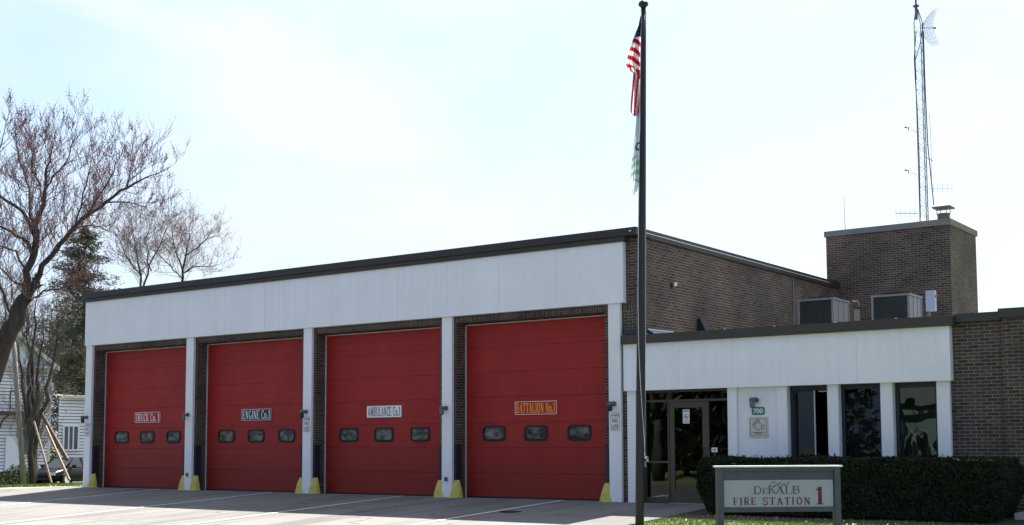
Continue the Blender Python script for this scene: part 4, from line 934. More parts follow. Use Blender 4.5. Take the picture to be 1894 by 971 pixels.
m = MB(); m.box(23.1, 28.45, -1.66, -.65, -.1, .9, bev=.25); m.build('hedge_core', 'hedgecore', hg)
tag(drape(cuts(22.47, 29.6, BX), cuts(-2.75, .05, BY), .014).build('planting_bed', 'soil'), kind='structure')
m = MB()
rg = random.Random(5)
for _ in range(46000):
    x = rg.uniform(22.5, 30.5); y = rg.uniform(-8.2, -2.0)
    if y > -2.7 and rg.random() < .7: continue
    if noise.noise(Vector((x*1.3, y*1.3, 0))) < -.28 and rg.random() < .7: continue
    z = hz(x, y); h = rg.uniform(.03, .085); a = rg.random()*6.28; wd = .006; lx, ly = rg.gauss(0, .025), rg.gauss(0, .025)
    m.tri((x-cos(a)*wd, y-sin(a)*wd, z), (x+cos(a)*wd, y+sin(a)*wd, z), (x+lx, y+ly, z+h))
tag(m.build('lawn_grass', 'blade'), kind='stuff')
m = MB()
for _ in range(260):
    x = rg.uniform(22.6, 30); y = rg.uniform(-6.5, -2.0); z = hz(x, y)+.03; a = rg.random()*6; s = rg.uniform(.015, .035)
    m.quad((x-s*cos(a), y-s*sin(a), z+rg.uniform(0, .02)), (x+s*sin(a)*.7, y-s*cos(a)*.7, z), (x+s*cos(a), y+s*sin(a), z+rg.uniform(0, .03)), (x-s*sin(a)*.7, y+s*cos(a)*.7, z+.01))
tag(m.build('fallen_leaves', 'deadstem'), kind='stuff')
# dead stems in front of the sign
m = MB(); rs = random.Random(11)
def dead(p, d, l, r, lv):
    q = p+d*l*.5+Vector((rs.gauss(0, .015), rs.gauss(0, .015), 0)); e = p+d*l
    m.tube([p, q, e], [r, r*.8, r*.55], 4)
    if lv > 0:
        for _ in range(rs.choice((2, 3))):
            nd = (d+Vector((rs.gauss(0, .55), rs.gauss(0, .55), rs.gauss(.1, .3)))).normalized(); dead(p.lerp(e, rs.uniform(.5, 1)), nd, l*rs.uniform(.5, .75), r*.65, lv-1)
cb = at(1490, 985, 17.3); cb.z = hz(cb.x, cb.y)
for i in range(16):
    o_ = Vector((rs.gauss(0, .22), rs.gauss(0, .10), 0)); dead(cb+o_, Vector((rs.gauss(0, .45), rs.gauss(0, .3), 1)).normalized(), rs.uniform(.18, .30), .0058, 2)
tag(m.build('dead_shrub', 'deadstem'), 'bleached leafless shrub stems in front of the grey-green sign', 'shrub')
m = MB()
for i in range(26):
    p = at(rs.uniform(1350, 1440), 990, 18.2); p.z = hz(p.x, p.y); dead(p, Vector((rs.gauss(0, .3), rs.gauss(0, .3), 1)).normalized(), rs.uniform(.12, .32), .003, 1)
tag(m.build('dry_weeds', 'twig2'), 'thin grey dry weed stems under the left half of the sign', 'weeds')
st = thing('entry_step', 'low concrete step block at the foot of the right-hand brick wall', 'step', (29.4, -.7, 0))
B(28.62, 30.6, -1.0, -.005, -.1, .07, bev=.01).build('lower_step', 'kerb', st); B(28.9, 30.6, -.55, -.004, .072, .20, bev=.01).build('upper_step', 'kerb', st)
# drain cover and stains on the apron
m = MB(); m.lathe([(.0, .0), (.24, .0), (.25, -.003)], (18.68, -2.53, hz(18, -2.53)+.03), 20)
tag(m.build('drain_cover', 'black'), 'small dark round drain cover on the apron before the battalion door', 'drain cover')

# ------------------------------------------------------------------ trees
def limb_pts(spec):                              # (px, py, D, radius)
    return [(at(a, b, D), r) for a, b, D, r in spec]
class Tree:
    def __init__(s, seed): s.r = random.Random(seed); s.wood = MB(); s.twig = MB(); s.bud = MB(); s.count = 0
    def limb(s, pts, n=7):
        # smooth the polyline a little
        out = []
        for i in range(len(pts)-1):
            p, r = pts[i]; q, r2_ = pts[i+1]
            for k in range(3):
                t = k/3; j = (q-p).length*.03; out.append((p.lerp(q, t)+Vector((s.r.gauss(0, j), s.r.gauss(0, j), s.r.gauss(0, j)))*(1 if (i or k) else 0), r+(r2_-r)*t))
        out.append(pts[-1]); s.wood.tube([o[0] for o in out], [o[1] for o in out], n); return out
    def branch(s, p, d, l, r, lv, upb=.25, bud=.5, spread=.5):
        if lv == 0: upb += .55
        segs = 4 if lv > 0 else 3; pts = [p]; c = p; dd = d.copy()
        for i in range(segs):
            dd = (dd+Vector((s.r.gauss(0, .13), s.r.gauss(0, .13), s.r.gauss(0, .1)+upb*.28))).normalized(); c = c+dd*l/segs; pts.append(c)
        rad = [r*(1-.75*i/segs) for i in range(segs+1)]
        (s.wood if r > .03 else s.twig).tube(pts, rad, 5 if r > .03 else 3, False)
        if lv <= 0:
            if bud > 0:
                for q in pts[1:]:
                    if s.r.random() < bud*1.3:
                        z = s.r.uniform(.016, .034); a = Vector((s.r.gauss(0, 1), s.r.gauss(0, 1), s.r.gauss(0, 1))).normalized(); b = a.orthogonal().normalized()
                        s.bud.quad(q-a*z, q+b*z*.6, q+a*z, q-b*z*.6)
            return
        nb = s.r.choice((4, 4, 5)) if lv > 1 else s.r.choice((4, 5, 6))
        for i in range(nb):
            t = s.r.uniform(.25, 1); k = min(int(t*segs), segs-1); q = pts[k].lerp(pts[k+1], t*segs-k)
            v = Vector((s.r.gauss(0, 1), s.r.gauss(0, 1), s.r.gauss(0, .7))); v = (v-dd*v.dot(dd)).normalized()
            nd = (dd*(1-spread*.4)+v*spread*1.3+Vector((0, 0, upb))).normalized()
            s.branch(q, nd, l*s.r.uniform(.42, .72), max(r*s.r.uniform(.4, .55), .0072), lv-1, upb, bud, spread)
    def spawn(s, pts, step, l, r, lv, t0=.2, upb=.3, bud=.5, spread=.6):
        tot = sum((pts[i+1][0]-pts[i][0]).length for i in range(len(pts)-1)); acc = 0; nxt = tot*t0
        for i in range(len(pts)-1):
            p, q = pts[i][0], pts[i+1][0]; L = (q-p).length; d = (q-p).normalized()
            while nxt < acc+L:
                u = (nxt-acc)/L; c = p.lerp(q, u); fr = nxt/tot
                v = Vector((s.r.gauss(0, 1), s.r.gauss(0, 1), s.r.gauss(.25, .8))); v = (v-d*v.dot(d)).normalized()
                s.branch(c, (d*.5+v*.9+Vector((0, 0, upb))).normalized(), l*(1.1-.55*fr)*s.r.uniform(.6, 1.2), min(r, pts[i][1]*.6), lv, upb, bud, spread)
                nxt += step*s.r.uniform(.6, 1.4)
            acc += L
        d = (pts[-1][0]-pts[-2][0]).normalized(); s.branch(pts[-1][0], d, l*.6, pts[-1][1], lv, upb, bud, spread)
    def done(s, name, label, cat, base, group=None, twig='twig', bark='bark', bud='bud'):
        o = thing(name, label, cat, base, group)
        s.wood.build('trunk', bark, o, smooth=True)
        if s.twig.v: s.twig.build('twigs', twig, o)
        if s.bud.v: s.bud.build('buds', bud, o)
        return o
# big old maple at the left edge
T = Tree(21); D0 = 46; KR = .62
def lower(sp, k=.14, y0=420): return [(a, b+(y0-b)*k if b < y0 else b, c, d) for a, b, c, d in sp]
base = at(-62, 900, D0); base.z = hz(base.x, base.y)-.05
tr_ = T.limb([(base, .50), (at(-58, 800, D0), .42), (at(-18, 700, D0), .37), (at(18, 610, D0), .32), (at(43, 555, D0), .27)], 10)
LB = [
 [(45, 555, 46, .24), (52, 500, 45.6, .22), (66, 450, 45.4, .20), (68, 415, 45.2, .17), (80, 370, 45, .13), (84, 330, 44.8, .09), (92, 280, 44.6, .05), (100, 235, 44.4, .025)],
 [(45, 555, 46, .22), (72, 510, 46.3, .18), (105, 455, 46.5, .15), (150, 405, 46.8, .12), (195, 365, 47, .10), (235, 335, 47.2, .075), (270, 315, 47.3, .045), (305, 297, 47.5, .02)],
 [(66, 440, 45.5, .12), (40, 385, 45, .10), (10, 360, 44.6, .08), (-30, 330, 44, .06), (-70, 300, 44, .03)],
 [(66, 425, 45.3, .11), (55, 380, 46, .09), (56, 335, 46.5, .07), (40, 290, 47, .05), (30, 240, 47, .03)],
 [(80, 375, 45, .09), (75, 330, 46, .07), (62, 300, 46.3, .05), (58, 255, 46.6, .03)],
 [(90, 480, 46.4, .09), (130, 430, 45.6, .07), (150, 380, 45.2, .055), (160, 330, 45, .04), (170, 270, 45, .02)],
 [(195, 367, 47, .06), (238, 365, 47.6, .045), (270, 378, 47.8, .03), (285, 395, 48, .015)],
 [(105, 455, 46.5, .07), (150, 418, 48, .055), (185, 420, 48.6, .04), (210, 432, 49, .02)],
 [(235, 335, 47.2, .05), (240, 300, 47, .035), (243, 260, 47, .018)],
 [(150, 405, 46.8, .06), (190, 340, 46, .045), (210, 300, 45.8, .03), (215, 262, 45.6, .018)],
 [(60, 470, 45.5, .10), (42, 440, 44.6, .09), (15, 425, 44, .075), (-20, 410, 43.5, .05)],
 [(30, 590, 46, .12), (-5, 520, 47, .10), (-30, 470, 47.5, .08), (-50, 400, 48, .05), (-40, 300, 48, .03)],
 [(52, 560, 46, .08), (80, 538, 45.4, .06), (110, 535, 45.2, .045), (150, 545, 45, .02)],
 [(52, 505, 45.7, .09), (30, 465, 46.6, .08), (0, 455, 47, .065), (-30, 440, 47.4, .04)],
 [(48, 530, 45.9, .07), (20, 520, 45, .055), (-10, 480, 44.7, .04), (-30, 470, 44.4, .03)],
 [(84, 335, 44.8, .06), (110, 300, 44.2, .045), (128, 262, 44, .03), (140, 225, 44, .015)],
 [(-20, 340, 44.3, .06), (-10, 280, 44.3, .045), (5, 235, 44.3, .03), (10, 200, 44.3, .02)],
]
for sp in LB:
    lp = T.limb([(p, r*KR) for p, r in limb_pts(lower(sp))], 6); T.spawn(lp, .21, 1.6, .017, 2, .14, .35, 1.0)
T.spawn(tr_[5:], 1.6, 1.3, .03, 2, .1, .2, .3)
T.done('maple_tree', 'large bare old tree with reddish buds leaning in at the left edge', 'tree', base)
# smaller bare trees behind the station roof
for idx, (seed, specs, bx, lab) in enumerate((
    (31, [[(262, 540, 60, .10), (258, 500, 60, .085), (250, 455, 60, .06), (244, 410, 60, .03)], [(262, 540, 60, .09), (275, 490, 60.3, .07), (300, 440, 60.6, .04), (310, 410, 60.8, .02)], [(258, 505, 60, .06), (232, 470, 59.5, .045), (215, 430, 59.3, .02)], [(280, 500, 60.2, .06), (268, 440, 61, .04), (280, 405, 61, .02)]], 262, 'bare twiggy tree behind the roof, next to the dark spruce'),
    (32, [[(335, 540, 63, .11), (338, 500, 63, .10), (345, 460, 63, .075), (350, 425, 63.4, .04), (352, 405, 63.5, .02)], [(338, 505, 63, .08), (365, 490, 63.6, .055), (392, 492, 64, .03), (410, 486, 64, .012)], [(345, 470, 63, .07), (372, 450, 62.5, .045), (388, 430, 62.2, .02)], [(338, 500, 63, .07), (322, 455, 62.4, .05), (318, 415, 62, .02)], [(337, 515, 63, .06), (315, 490, 63.6, .045), (295, 470, 64, .02)]], 335, 'bare spreading tree behind the roof, farther right of the spruce'))):
    T = Tree(seed); b0 = at(bx, 900, specs[0][0][2]); b0.z = hz(b0.x, b0.y)-.05
    T.limb([(b0, .17), (at(*specs[0][0][:3]), specs[0][0][3]*1.15)], 7)
    for sp in specs: T.spawn(T.limb([(p, r*.6) for p, r in limb_pts(lower(sp, .04, 520))], 5), .17, 1.75, .016, 2, .05, .25, .3, .7)
    T.done('bare_tree', lab, 'tree', b0, 'small bare trees behind the station', twig='twigpale')
# multi-stem young tree in the yard and brush behind it
T = Tree(41); b0 = at(60, 880, 62); b0.z = hz(b0.x, b0.y)-.05
for (pts_) in ([(58, 800), (54, 740), (52, 680), (50, 600)], [(62, 800), (70, 740), (72, 680), (80, 600)], [(60, 810), (46, 750), (38, 690), (28, 620)], [(66, 810), (84, 740), (96, 680), (112, 610)], [(60, 790), (60, 700), (64, 620), (66, 560)]):
    lp = T.limb([(b0, .17)]+[(at(x, y, 62+random.uniform(-.6, .6)), r) for (x, y), r in zip(pts_, (.11, .09, .06, .03))], 6); T.spawn(lp[1:], .34, 1.7, .018, 2, .05, .5, .15, .5)
T.done('young_tree', 'bare tree with several stems from one base in front of the white houses', 'tree', b0, twig='twig2')
for j, (seed, x0, x1, y0, y1, D, lab) in enumerate(((51, 88, 135, 600, 720, 90, 'tangled bare brown tree behind the low white house wing'), (52, 128, 185, 590, 720, 90, 'tangled bare brown tree right against the station corner'), (53, -20, 60, 520, 660, 96, 'tangled bare tree behind the tall white house'))):
    T = Tree(seed); b0 = at((x0+x1)/2, 870, D); b0.z = hz(b0.x, b0.y)
    T.limb([(b0, .25), (at((x0+x1)/2, y1, D), .2)], 6)
    for q in range(9):
        xx = x0+(x1-x0)*(q+.5)/9; lp = T.limb([(at((x0+x1)/2+(xx-(x0+x1)/2)*.2, y1, D), .12), (at(xx, (y0+y1)/2+20, D+random.uniform(-2, 2)), .08), (at(xx+random.uniform(-8, 8), y0, D+random.uniform(-3, 3)), .03)], 5)
        T.spawn(lp, .42, 2.1, .026, 2, .05, .3, .25, .7)
    T.done('bare_tree', lab, 'tree', b0, 'tangled bare trees behind the houses', twig='twig')
# dark spruce
def spruce(seed, px, ptop, D, H, R, lab, n=1.0, name='spruce_tree'):
    r = random.Random(seed); t = at(px, ptop, D); b = Vector((t.x, t.y, hz(t.x, t.y)))
    o = thing(name, lab, 'tree', b)
    m = MB(); m.tube([b, b.lerp(t, .5)+Vector((.1, 0, 0)), t], [.2, .12, .02], 7); Ht = t.z-b.z
    nd = MB(); z = b.z+1.0
    while z < t.z:
        f = (t.z-z)/Ht; rr = R*(f**.62)*r.uniform(.7, 1.15)+.2
        for _ in range(r.choice((4, 5, 6))):
            if r.random() < .34: continue
            a = r.random()*6.28; L = rr*r.uniform(.55, 1.15); pts = []
            for i in range(7):
                s = i/6; pts.append(Vector((t.x+cos(a)*L*s, t.y+sin(a)*L*s, z+L*(.10*s-.42*s*s+.30*s**4)+.1*sin(a*3))))
            m.tube(pts, [.03*(1-.8*i/6) for i in range(7)], 3, False)
            for i in range(1, 7):
                for _q in range(int((12+14*L/R)*n)):
                    c = pts[i]+Vector((r.gauss(0, .13), r.gauss(0, .13), r.gauss(-.06, .10)))*(1+.4*L); d = Vector((cos(a)*.6+r.gauss(0, .5), sin(a)*.6+r.gauss(0, .5), r.gauss(-.1, .35))).normalized()
                    s1 = r.uniform(.09, .19); q = d.orthogonal().normalized()*s1*.22; nd.quad(c-d*s1, c+q, c+d*s1, c-q)
        z += r.uniform(.20, .32)
    m.build('trunk', 'bark', o); nd.build('crown', 'needle', o)
spruce(64, 158, 424, 86, 11, 6.6, 'dark green spruce behind the bare old tree, left of the station roof', 1.7)
spruce(62, 150, 640, 92, 8, 2.2, 'low dark evergreen behind the white house wing roof', .8, 'evergreen_tree')
# ------------------------------------------------------------------ left background: houses, poles, braces, car, shrubs
def siding_wall(m, x, y0, y1, z0, z1, lap=.20):
    zt_ = z0
    while zt_ < z1-.01:
        zz = min(zt_+lap, z1); z = zt_+.045; zt_ = zz; m.quad((x+.055, y0, z), (x+.055, y1, z), (x+.004, y1, zz), (x+.004, y0, zz)); m.quad((x+.004, y0, z), (x+.004, y1, z), (x+.055, y1, z), (x+.055, y0, z))
def siding_front(m, y, x0, x1, z0, z1, lap=.16):
    z = z0
    while z < z1-.01:
        zz = min(z+lap, z1); m.quad((x0, y-.028, z), (x1, y-.028, z), (x1, y-.004, zz), (x0, y-.004, zz)); m.quad((x0, y-.028, z), (x1, y-.028, z), (x1, y-.004, z), (x0, y-.004, z)); z = zz
hp = at(105, 868, 78)
HX, HY, HZ = hp.x, hp.y, -.2
h1 = thing('tall_house', 'tall white sided house with a gable end behind the bare trees', 'house', (HX-4, HY-5, HZ))
yA, yB = HY-9.5, HY-.9; xA, xB = HX-8, HX+.5; ze = 6.4; zp = 9.2
m = MB(); siding_wall(m, xB, yA, yB, HZ, ze); siding_front(m, yA, xA, xB, HZ, ze); siding_wall(m, xA-.03, yA, yB, HZ, ze)
zz = ze; 
while zz < zp-.1:
    t = (zz-ze)/(zp-ze); ym = (yA+yB)/2; a = yA+(ym-yA)*t; b = yB-(yB-ym)*t; m.quad((xB+.028, a, zz), (xB+.028, b, zz), (xB+.004, b-.1, zz+.16), (xB+.004, a+.1, zz+.16)); zz += .16
m.quad((xA, yB, HZ), (xB, yB, HZ), (xB, yB, ze), (xA, yB, ze))
m.build('wall', 'siding', h1)
part_box('lap_shadow_backing', 'dgrey', h1, xB-.05, xB+.002, yA+.02, yB-.02, HZ, ze)  # dark sheet standing in for the shadow lines between the siding laps
m = MB(); ym = (yA+yB)/2
for sgn, ye in ((-1, yA-.3), (1, yB+.25)):
    zl = ze-.15; pts = [(xA-.4, ye, zl), (xB+.45, ye, zl), (xB+.45, ym, zp+.1), (xA-.4, ym, zp+.1)]
    m.quad(*pts); m.quad(*[(x, y, z-.14) for x, y, z in pts]); m.quad(pts[1], pts[2], (pts[2][0], pts[2][1], pts[2][2]-.14), (pts[1][0], pts[1][1], pts[1][2]-.14)); m.quad(pts[0], pts[1], (pts[1][0], pts[1][1], zl-.14), (pts[0][0], pts[0][1], zl-.14))
m.build('roof', 'roofing', h1)
m = MB()
for sgn, ye in ((-1, yA-.3), (1, yB+.25)):
    m.quad((xB+.46, ye, ze-.12), (xB+.46, ym, zp+.12), (xB+.46, ym, zp-.16), (xB+.46, ye, ze-.42))
m.box(xB+.03, xB+.42, yA-.3, yB+.3, ze-.30, ze-.16); m.box(xB+.03, xB+.12, yA, yB, ze-.5, ze-.3); m.box(xB+.005, xB+.06, yB-.16, yB+.02, HZ, ze-.5)
m.build('cornice', 'eave', h1)
m = MB(); yc = at(16, 735, 76).y; zc = at(16, 765, 76).z
m.box(xB+.03, xB+1.1, yc-1.2, yc+1.2, zc-.1, zc+.06)
for a in (-1.1, 1.1): m.tube([(xB+.04, yc+a, zc-.9), (xB+.3, yc+a, zc-.45), (xB+.95, yc+a, zc-.12)], .06, 5); m.tube([(xB+1.05, yc+a, zc), (xB+1.05, yc+a, zc+1.3)], .04, 5)
m.tube([(xB+1.05, yc-1.1, zc+1.3), (xB+1.05, yc+1.1, zc+1.3)], .035, 5)
m.build('balcony', 'timber2', h1)
def house_window(h, x, yc, zc, w, hh, lites=3):
    x += .035
    m = MB(); t = .1
    m.box(x+.03, x+.09, yc-w/2-t, yc+w/2+t, zc+hh/2, zc+hh/2+t); m.box(x+.03, x+.12, yc-w/2-t-.05, yc+w/2+t+.05, zc-hh/2-t, zc-hh/2)
    m.box(x+.03, x+.09, yc-w/2-t, yc-w/2, zc-hh/2, zc+hh/2); m.box(x+.03, x+.09, yc+w/2, yc+w/2+t, zc-hh/2, zc+hh/2)
    for i in range(1, lites): yy_ = yc-w/2+w*i/lites; m.box(x+.03, x+.07, yy_-.04, yy_+.04, zc-hh/2, zc+hh/2)
    f = m.build('window', 'white_plain', h); part_box('pane', 'hglass', f, x+.03, x+.045, yc-w/2, yc+w/2, zc-hh/2, zc+hh/2)
house_window(h1, xB, HY-2.2, 4.6, .9, 1.5, 1); house_window(h1, xB, HY-7.5, 4.7, .9, 1.5, 1); house_window(h1, xB, HY-2.6, 1.6, .9, 1.5, 1)
part_box('basement_door', 'white_plain', h1, xB+.03, xB+.1, HY-3.9, HY-3.0, HZ, 1.9)
h2 = thing('house_wing', 'low white sided house wing with a three-pane window next to the station corner', 'house', (HX-4, HY+7, HZ))
m = MB(); z2 = at(120, 733, 79.5).z; siding_wall(m, HX, HY+.02, HY+14, HZ, z2); m.quad((HX-8, HY+14, HZ), (HX, HY+14, HZ), (HX, HY+14, z2), (HX-8, HY+14, z2)); m.build('wall', 'siding', h2)
part_box('lap_shadow_backing', 'dgrey', h2, HX-.05, HX+.002, HY+.03, HY+13.98, HZ, z2-.02)  # dark sheet again, shade painted into the gaps between laps
m = MB(); m.quad((HX+.35, HY, z2), (HX+.35, HY+14.4, z2), (HX-8, HY+14.4, z2+.5), (HX-8, HY, z2+.5)); m.box(HX+.3, HX+.37, HY, HY+14.4, z2-.14, z2+.02); m.quad((HX, HY, z2-.05), (HX+.35, HY, z2-.05), (HX+.35, HY+14.4, z2-.05), (HX, HY+14.4, z2-.05)); m.build('roof', 'eave', h2)
wy0 = at(114, 800, 1); 
def on_x(px, py, X): d = at(px, py, 1)-CAM; return CAM+d*((X-CAM.x)/d.x)
wa, wb = on_x(115, 788, HX), on_x(144, 831, HX)
house_window(h2, HX, (wa.y+wb.y)/2, (on_x(130, 789, HX).z+on_x(130, 831, HX).z)/2, abs(wb.y-wa.y)-.2, on_x(130, 789, HX).z-on_x(130, 831, HX).z, 3)
# utility pole and leaning braces
def pole_thing(name, label, cat, a, b, r0, r1, mm, n=8, extra=None):
    o = thing(name, label, cat, a); m = MB(); m.tube([a, a.lerp(b, .5), b], [r0, (r0+r1)/2, r1], n); m.build('pole_shaft', mm, o, smooth=True)
    if extra: extra(o)
    return o
ub = at(45, 899, 60); ub.z = hz(ub.x, ub.y)-.2; ut = at(20, 560, 60.6)
def cross(o):
    m = MB(); c = ut; m.obox(c-Vector((0, 0, .3)), side*.9, dep*.05, Vector((0, 0, .06))); 
    for s_ in (-.8, -.4, .4, .8): m.lathe([(.03, 0), (.05, .03), (.03, .08), (.05, .1), (0, .13)], c-Vector((0, 0, .24))+side*s_, 6)
    m.build('cross_arm', 'timber2', o)
pole_thing('utility_pole', 'weathered grey wooden utility pole leaning slightly, left of the young tree', 'utility pole', ub, ut, .135, .10, 'utility')
def beam(name, lab, x0, y0, x1, y1, D0_, D1_, w, mm):
    a, b = at(x0, y0, D0_), at(x1, y1, D1_); d = (b-a).normalized(); s_ = d.cross(dep).normalized(); q = d.cross(s_).normalized(); m = MB(); m.obox((a+b)/2, d*((b-a).length/2), s_*w, q*w)
    tag(m.build(name, mm), lab, 'beam', 'leaning timber braces in the yard')
beam('timber_brace', 'dark brown timber leaning across behind the car, topmost of the three', 54, 725, 124, 850, 67, 64, .09, 'timber2')
beam('timber_brace', 'yellowish timber leaning at the left end of the car', 63, 780, 95, 893, 59, 57, .036, 'timber')
beam('timber_brace', 'pinkish thick timber leaning in front of the car bonnet', 84, 788, 128, 888, 60, 57, .047, 'timber')
# parked car (local: +x forward, y left, z up)
cp = at(123, 892, 66); cp.z = hz(cp.x, cp.y)+.02
car = thing('parked_car', 'black sedan parked on the side street in front of the white house wing', 'car', cp, rz=radians(-68))
def lerp(a, b, t): return a+(b-a)*t
prof = [(-2.25, .45, .72, .70), (-2.2, .30, .92, .78), (-1.7, .22, 1.0, .85), (-1.0, .2, .98, .88), (0, .18, .95, .89), (.8, .2, .93, .88), (1.4, .22, .86, .85), (1.95, .25, .76, .80), (2.2, .32, .66, .72), (2.27, .42, .56, .62)]
m = MB(); P = []
for x, zb, zt2, wy in prof:
    row = []
    for (yv, zv) in ((-wy*.8, zb), (-wy*.97, zb+.08), (-wy, lerp(zb, zt2, .55)), (-wy*.93, zt2-.06), (-wy*.8, zt2), (0, zt2+.03), (wy*.8, zt2), (wy*.93, zt2-.06), (wy, lerp(zb, zt2, .55)), (wy*.97, zb+.08), (wy*.8, zb)): row.append((x, yv, zv))
    P.append(row)
m.grid(P); m.poly(P[0]); m.poly(P[-1]); m.build('body', 'carpaint', car, smooth=True)
m = MB(); P = []
for x, zt2, wy in ((-1.75, .98, .62), (-1.15, 1.36, .56), (-.3, 1.43, .58), (.35, 1.38, .57), (1.15, .92, .66)):
    P.append([(x, -wy-.13*(1.43-zt2) if False else -wy, zt2), (x, 0, zt2+.02), (x, wy, zt2)])
m.grid(P)
roofp = [(-1.15, 1.36, .56), (-.3, 1.43, .58), (.35, 1.38, .57)]
m2 = MB(); P2 = [[(x, -w_, z), (x, 0, z+.03), (x, w_, z)] for x, z, w_ in roofp]; m2.grid(P2)
for sg in (-1, 1):
    for (xa, za, wa_, xb, wb_) in ((.35, 1.38, .57, 1.15, .68), (-.3, 1.43, .58, -.3, .80), (-1.15, 1.36, .56, -1.75, .68)):
        m2.tube([(xa, sg*wa_, za), (xb, sg*wb_, .94)], .035, 4)
m2.build('cabin_roof', 'carpaint', car, smooth=False)
m = MB()
m.quad((.35, -.56, 1.37), (.35, .56, 1.37), (1.15, .67, .92), (1.15, -.67, .92)); m.build('windscreen', 'carglass', car)
m = MB(); m.quad((-1.15, .55, 1.35), (-1.15, -.55, 1.35), (-1.75, -.66, .96), (-1.75, .66, .96)); m.build('rear_window', 'carglass', car)
m = MB()
for sg in (-1, 1): m.poly([(.33, sg*.57, 1.36), (-.3, sg*.58, 1.41), (-1.13, sg*.56, 1.34), (-1.7, sg*.80, .95), (1.1, sg*.80, .93)])
m.build('side_window', 'carglass', car)
m = MB()
for x in (-1.35, 1.38):
    for sg in (-1, 1):
        m = MB(); m.tube([(x, sg*.70, .32), (x, sg*.935, .32)], .33, 16); wl = m.build('wheel', 'tyre', car)
        m = MB(); m.tube([(x, sg*.92, .32), (x, sg*.955, .32)], .22, 14); m.build('rim', 'rim', wl)
for sg in (-1, 1):
    m = MB(); m.poly([(2.13, sg*.72, .70), (2.24, sg*.45, .68), (2.28, sg*.45, .56), (2.17, sg*.74, .56)]); m.obox((2.19, sg*.6, .62), Vector((.05, -.03*sg, 0)), Vector((.02, .17*sg, 0)), Vector((0, 0, .075))); m.build('headlight', 'lamp', car)
m = MB(); m.obox((2.27, 0, .58), Vector((.02, 0, 0)), Vector((0, .28, 0)), Vector((0, 0, .05))); m.obox((2.27, 0, .36), Vector((.03, 0, 0)), Vector((0, .5, 0)), Vector((0, 0, .06))); m.build('grille', 'black', car)
for sg in (-1, 1): m = MB(); m.obox((.75, sg*.93, 1.0), Vector((.06, 0, 0)), Vector((0, .09, 0)), Vector((0, 0, .06))); m.build('wing_mirror', 'carpaint', car)
# low shrubs along the house
def shrub(x, y, D, w, h, lab, n=900, seed=1):
    r = random.Random(seed); c = at(x, y, D); c.z = hz(c.x, c.y)-.05; m = MB()
    for _ in range(n):
        a = r.random()*6.28; u = r.random(); rr = w*math.sqrt(r.random())*(1+.25*noise.noise(Vector((a, seed, 0)))); z = h*u*math.sqrt(max(0, 1-(rr/w)**2*.8)); p = c+Vector((cos(a)*rr, sin(a)*rr, z)); d = Vector((r.gauss(0, 1), r.gauss(0, 1), r.gauss(0, 1))).normalized(); s = r.uniform(.04, .09); q = d.orthogonal().normalized()*s*.5; m.quad(p-d*s, p+q, p+d*s, p-q)
    tag(m.build('low_shrub', 'shrub'), lab, 'shrub', 'low shrubs by the white houses')
shrub(10, 880, 66, 1.2, .9, 'low dark shrub at the far left edge by the white house', 1500, 1)
shrub(32, 880, 70, .8, 1.3, 'upright dark shrub just left of the utility pole', 1100, 2)
shrub(66, 882, 66, 1.0, .55, 'low shrub between the utility pole and the timber braces', 1100, 3)
shrub(84, 880, 71, .7, .6, 'little shrub behind the left end of the parked car', 700, 4)
shrub(-30, 880, 64, 1.2, 1.0, 'low shrub beyond the left edge by the white house', 700, 5)
m = MB(); rr = random.Random(77)
for _ in range(16000):
    X = rr.uniform(-30, -4); Y = rr.uniform(4.2, 24)
    if -34 < X < -25.3: continue
    z = hz(X, Y); h = rr.uniform(.05, .16); a = rr.random()*6; m.tri((X-cos(a)*.03, Y-sin(a)*.03, z), (X+cos(a)*.03, Y+sin(a)*.03, z), (X+rr.gauss(0, .04), Y+rr.gauss(0, .04), z+h))
tag(m.build('verge_grass', 'blade'), kind='stuff')

# ------------------------------------------------------------------ across the road: unseen houses and trees, added for the window reflections
def far_house(name, lab, x, y, w, d, h, mm, rm='roofing'):
    z0 = hz(x, y)-.1; o = thing(name, lab, 'house', (x, y, z0))
    m = MB(); m.box(x-w/2, x+w/2, y-d/2, y+d/2, z0, z0+h); m.build('wall', mm, o)
    m = MB(); e = .5; zr = z0+h+2.6
    m.quad((x-w/2-e, y+d/2+e, z0+h-.1), (x+w/2+e, y+d/2+e, z0+h-.1), (x+w/2+e, y, zr), (x-w/2-e, y, zr)); m.quad((x-w/2-e, y-d/2-e, z0+h-.1), (x+w/2+e, y-d/2-e, z0+h-.1), (x+w/2+e, y, zr), (x-w/2-e, y, zr))
    for sx in (-1, 1): m.tri((x+sx*w/2, y-d/2, z0+h), (x+sx*w/2, y+d/2, z0+h), (x+sx*w/2, y, zr))
    m.build('roof', rm, o)
    for i in range(3):
        xx = x-w/2+w*(i+.5)/3; f = part_box('window', 'white_plain', o, xx-.6, xx+.6, y+d/2+.002, y+d/2+.06, z0+1, z0+2.5); part_box('pane', 'hglass', f, xx-.5, xx+.5, y+d/2+.06, y+d/2+.08, z0+1.1, z0+2.4)
far_house('green_house', 'pale green house added across the road for a window reflection', 15.6, -46, 7, 9, 4.2, 'greenwash')
far_house('tan_house', 'tan house added across the road for reflections', 34, -46, 12, 9, 4.5, 'tanhouse')
far_house('pale_house', 'white house added across the road for reflections', -14, -45, 11, 9, 5, 'siding')
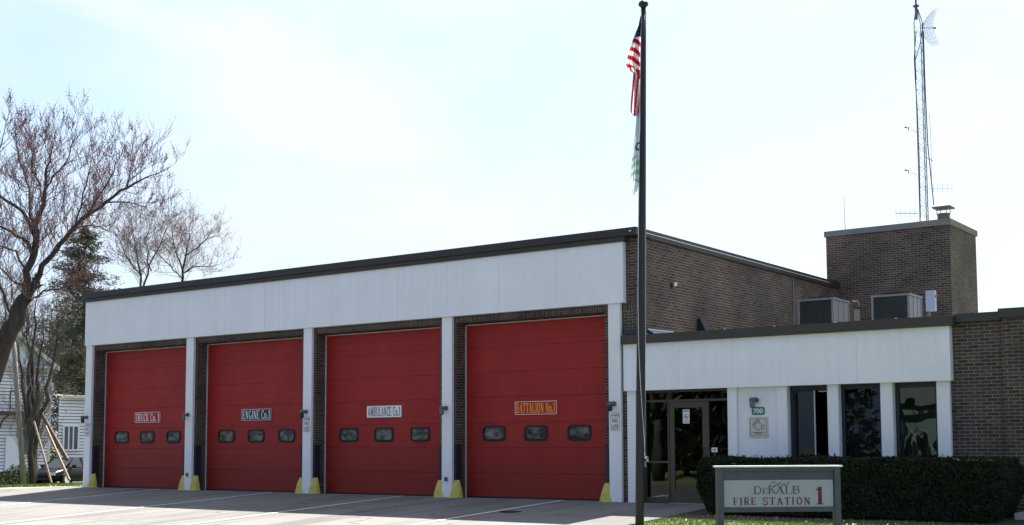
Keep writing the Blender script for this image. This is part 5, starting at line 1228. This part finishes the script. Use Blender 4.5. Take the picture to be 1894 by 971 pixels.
far_house('wide_house', 'wide white house added farther along the road for reflections', 62, -46, 14, 9, 4, 'siding')
def street_tree(x, y, seed, lab):
    T = Tree(seed); b = Vector((x, y, hz(x, y)-.05)); t = b+Vector((0, 0, 3.2)); T.limb([(b, .3), (t, .24)], 7)
    for i in range(5):
        a = i*1.26+seed; lp = T.limb([(t, .15), (t+Vector((cos(a)*1.3, sin(a)*1.3, 2)), .1), (t+Vector((cos(a)*2.6, sin(a)*2.6, 4.5)), .04)], 5); T.spawn(lp, 1.1, 1.6, .03, 1, .1, .3, 0)
    T.done('street_tree', lab, 'tree', b)
street_tree(24, -33, 91, 'bare street tree added for reflections across the road by the tan house'); street_tree(44, -32, 92, 'bare street tree added for reflections across the road by the green house'); street_tree(2, -33, 93, 'bare street tree added for reflections across the road by the white house')

for i, (x, y, h) in enumerate(((4.5, -35, 13), (7.6, -34.5, 14), (10.6, -35, 14), (-16, -37, 10), (-11, -40, 12), (-6.5, -36, 9), (-2.5, -41, 13), (1.5, -37, 11), (5, -42, 13), (20, -40, 10), (27, -37, 12), (-28, -38, 11), (-40, -36, 12))):  # unseen trees added to keep the sky out of the window reflections
    r = random.Random(100+i); b = Vector((x, y, hz(x, y))); o = thing('evergreen_tree', 'dark evergreen added across the road to block reflected sky, %s of the row' % ['thick one nearest the kerb', 'tallest one', 'one beside the green house', 'one', 'two', 'three', 'four', 'five', 'six', 'seven', 'eight', 'nine', 'ten'][i], 'tree', b, 'evergreens added to block reflected sky')
    m = MB(); m.tube([b, b+Vector((0, 0, h))], [.2, .03], 6); m.build('trunk', 'bark', o)
    m = MB()
    for _ in range(1500):
        u = r.random()**1.4; rr_ = 3.0*(1-u)**.8*math.sqrt(r.random()); a = r.random()*6.28; p = b+Vector((cos(a)*rr_, sin(a)*rr_, .5+u*(h-.6))); d = Vector((r.gauss(0, 1), r.gauss(0, 1), r.gauss(0, .6))).normalized(); q = d.orthogonal().normalized()*.2; m.quad(p-d*.35, p+q, p+d*.35, p-q)
    m.build('crown', 'needle', o)
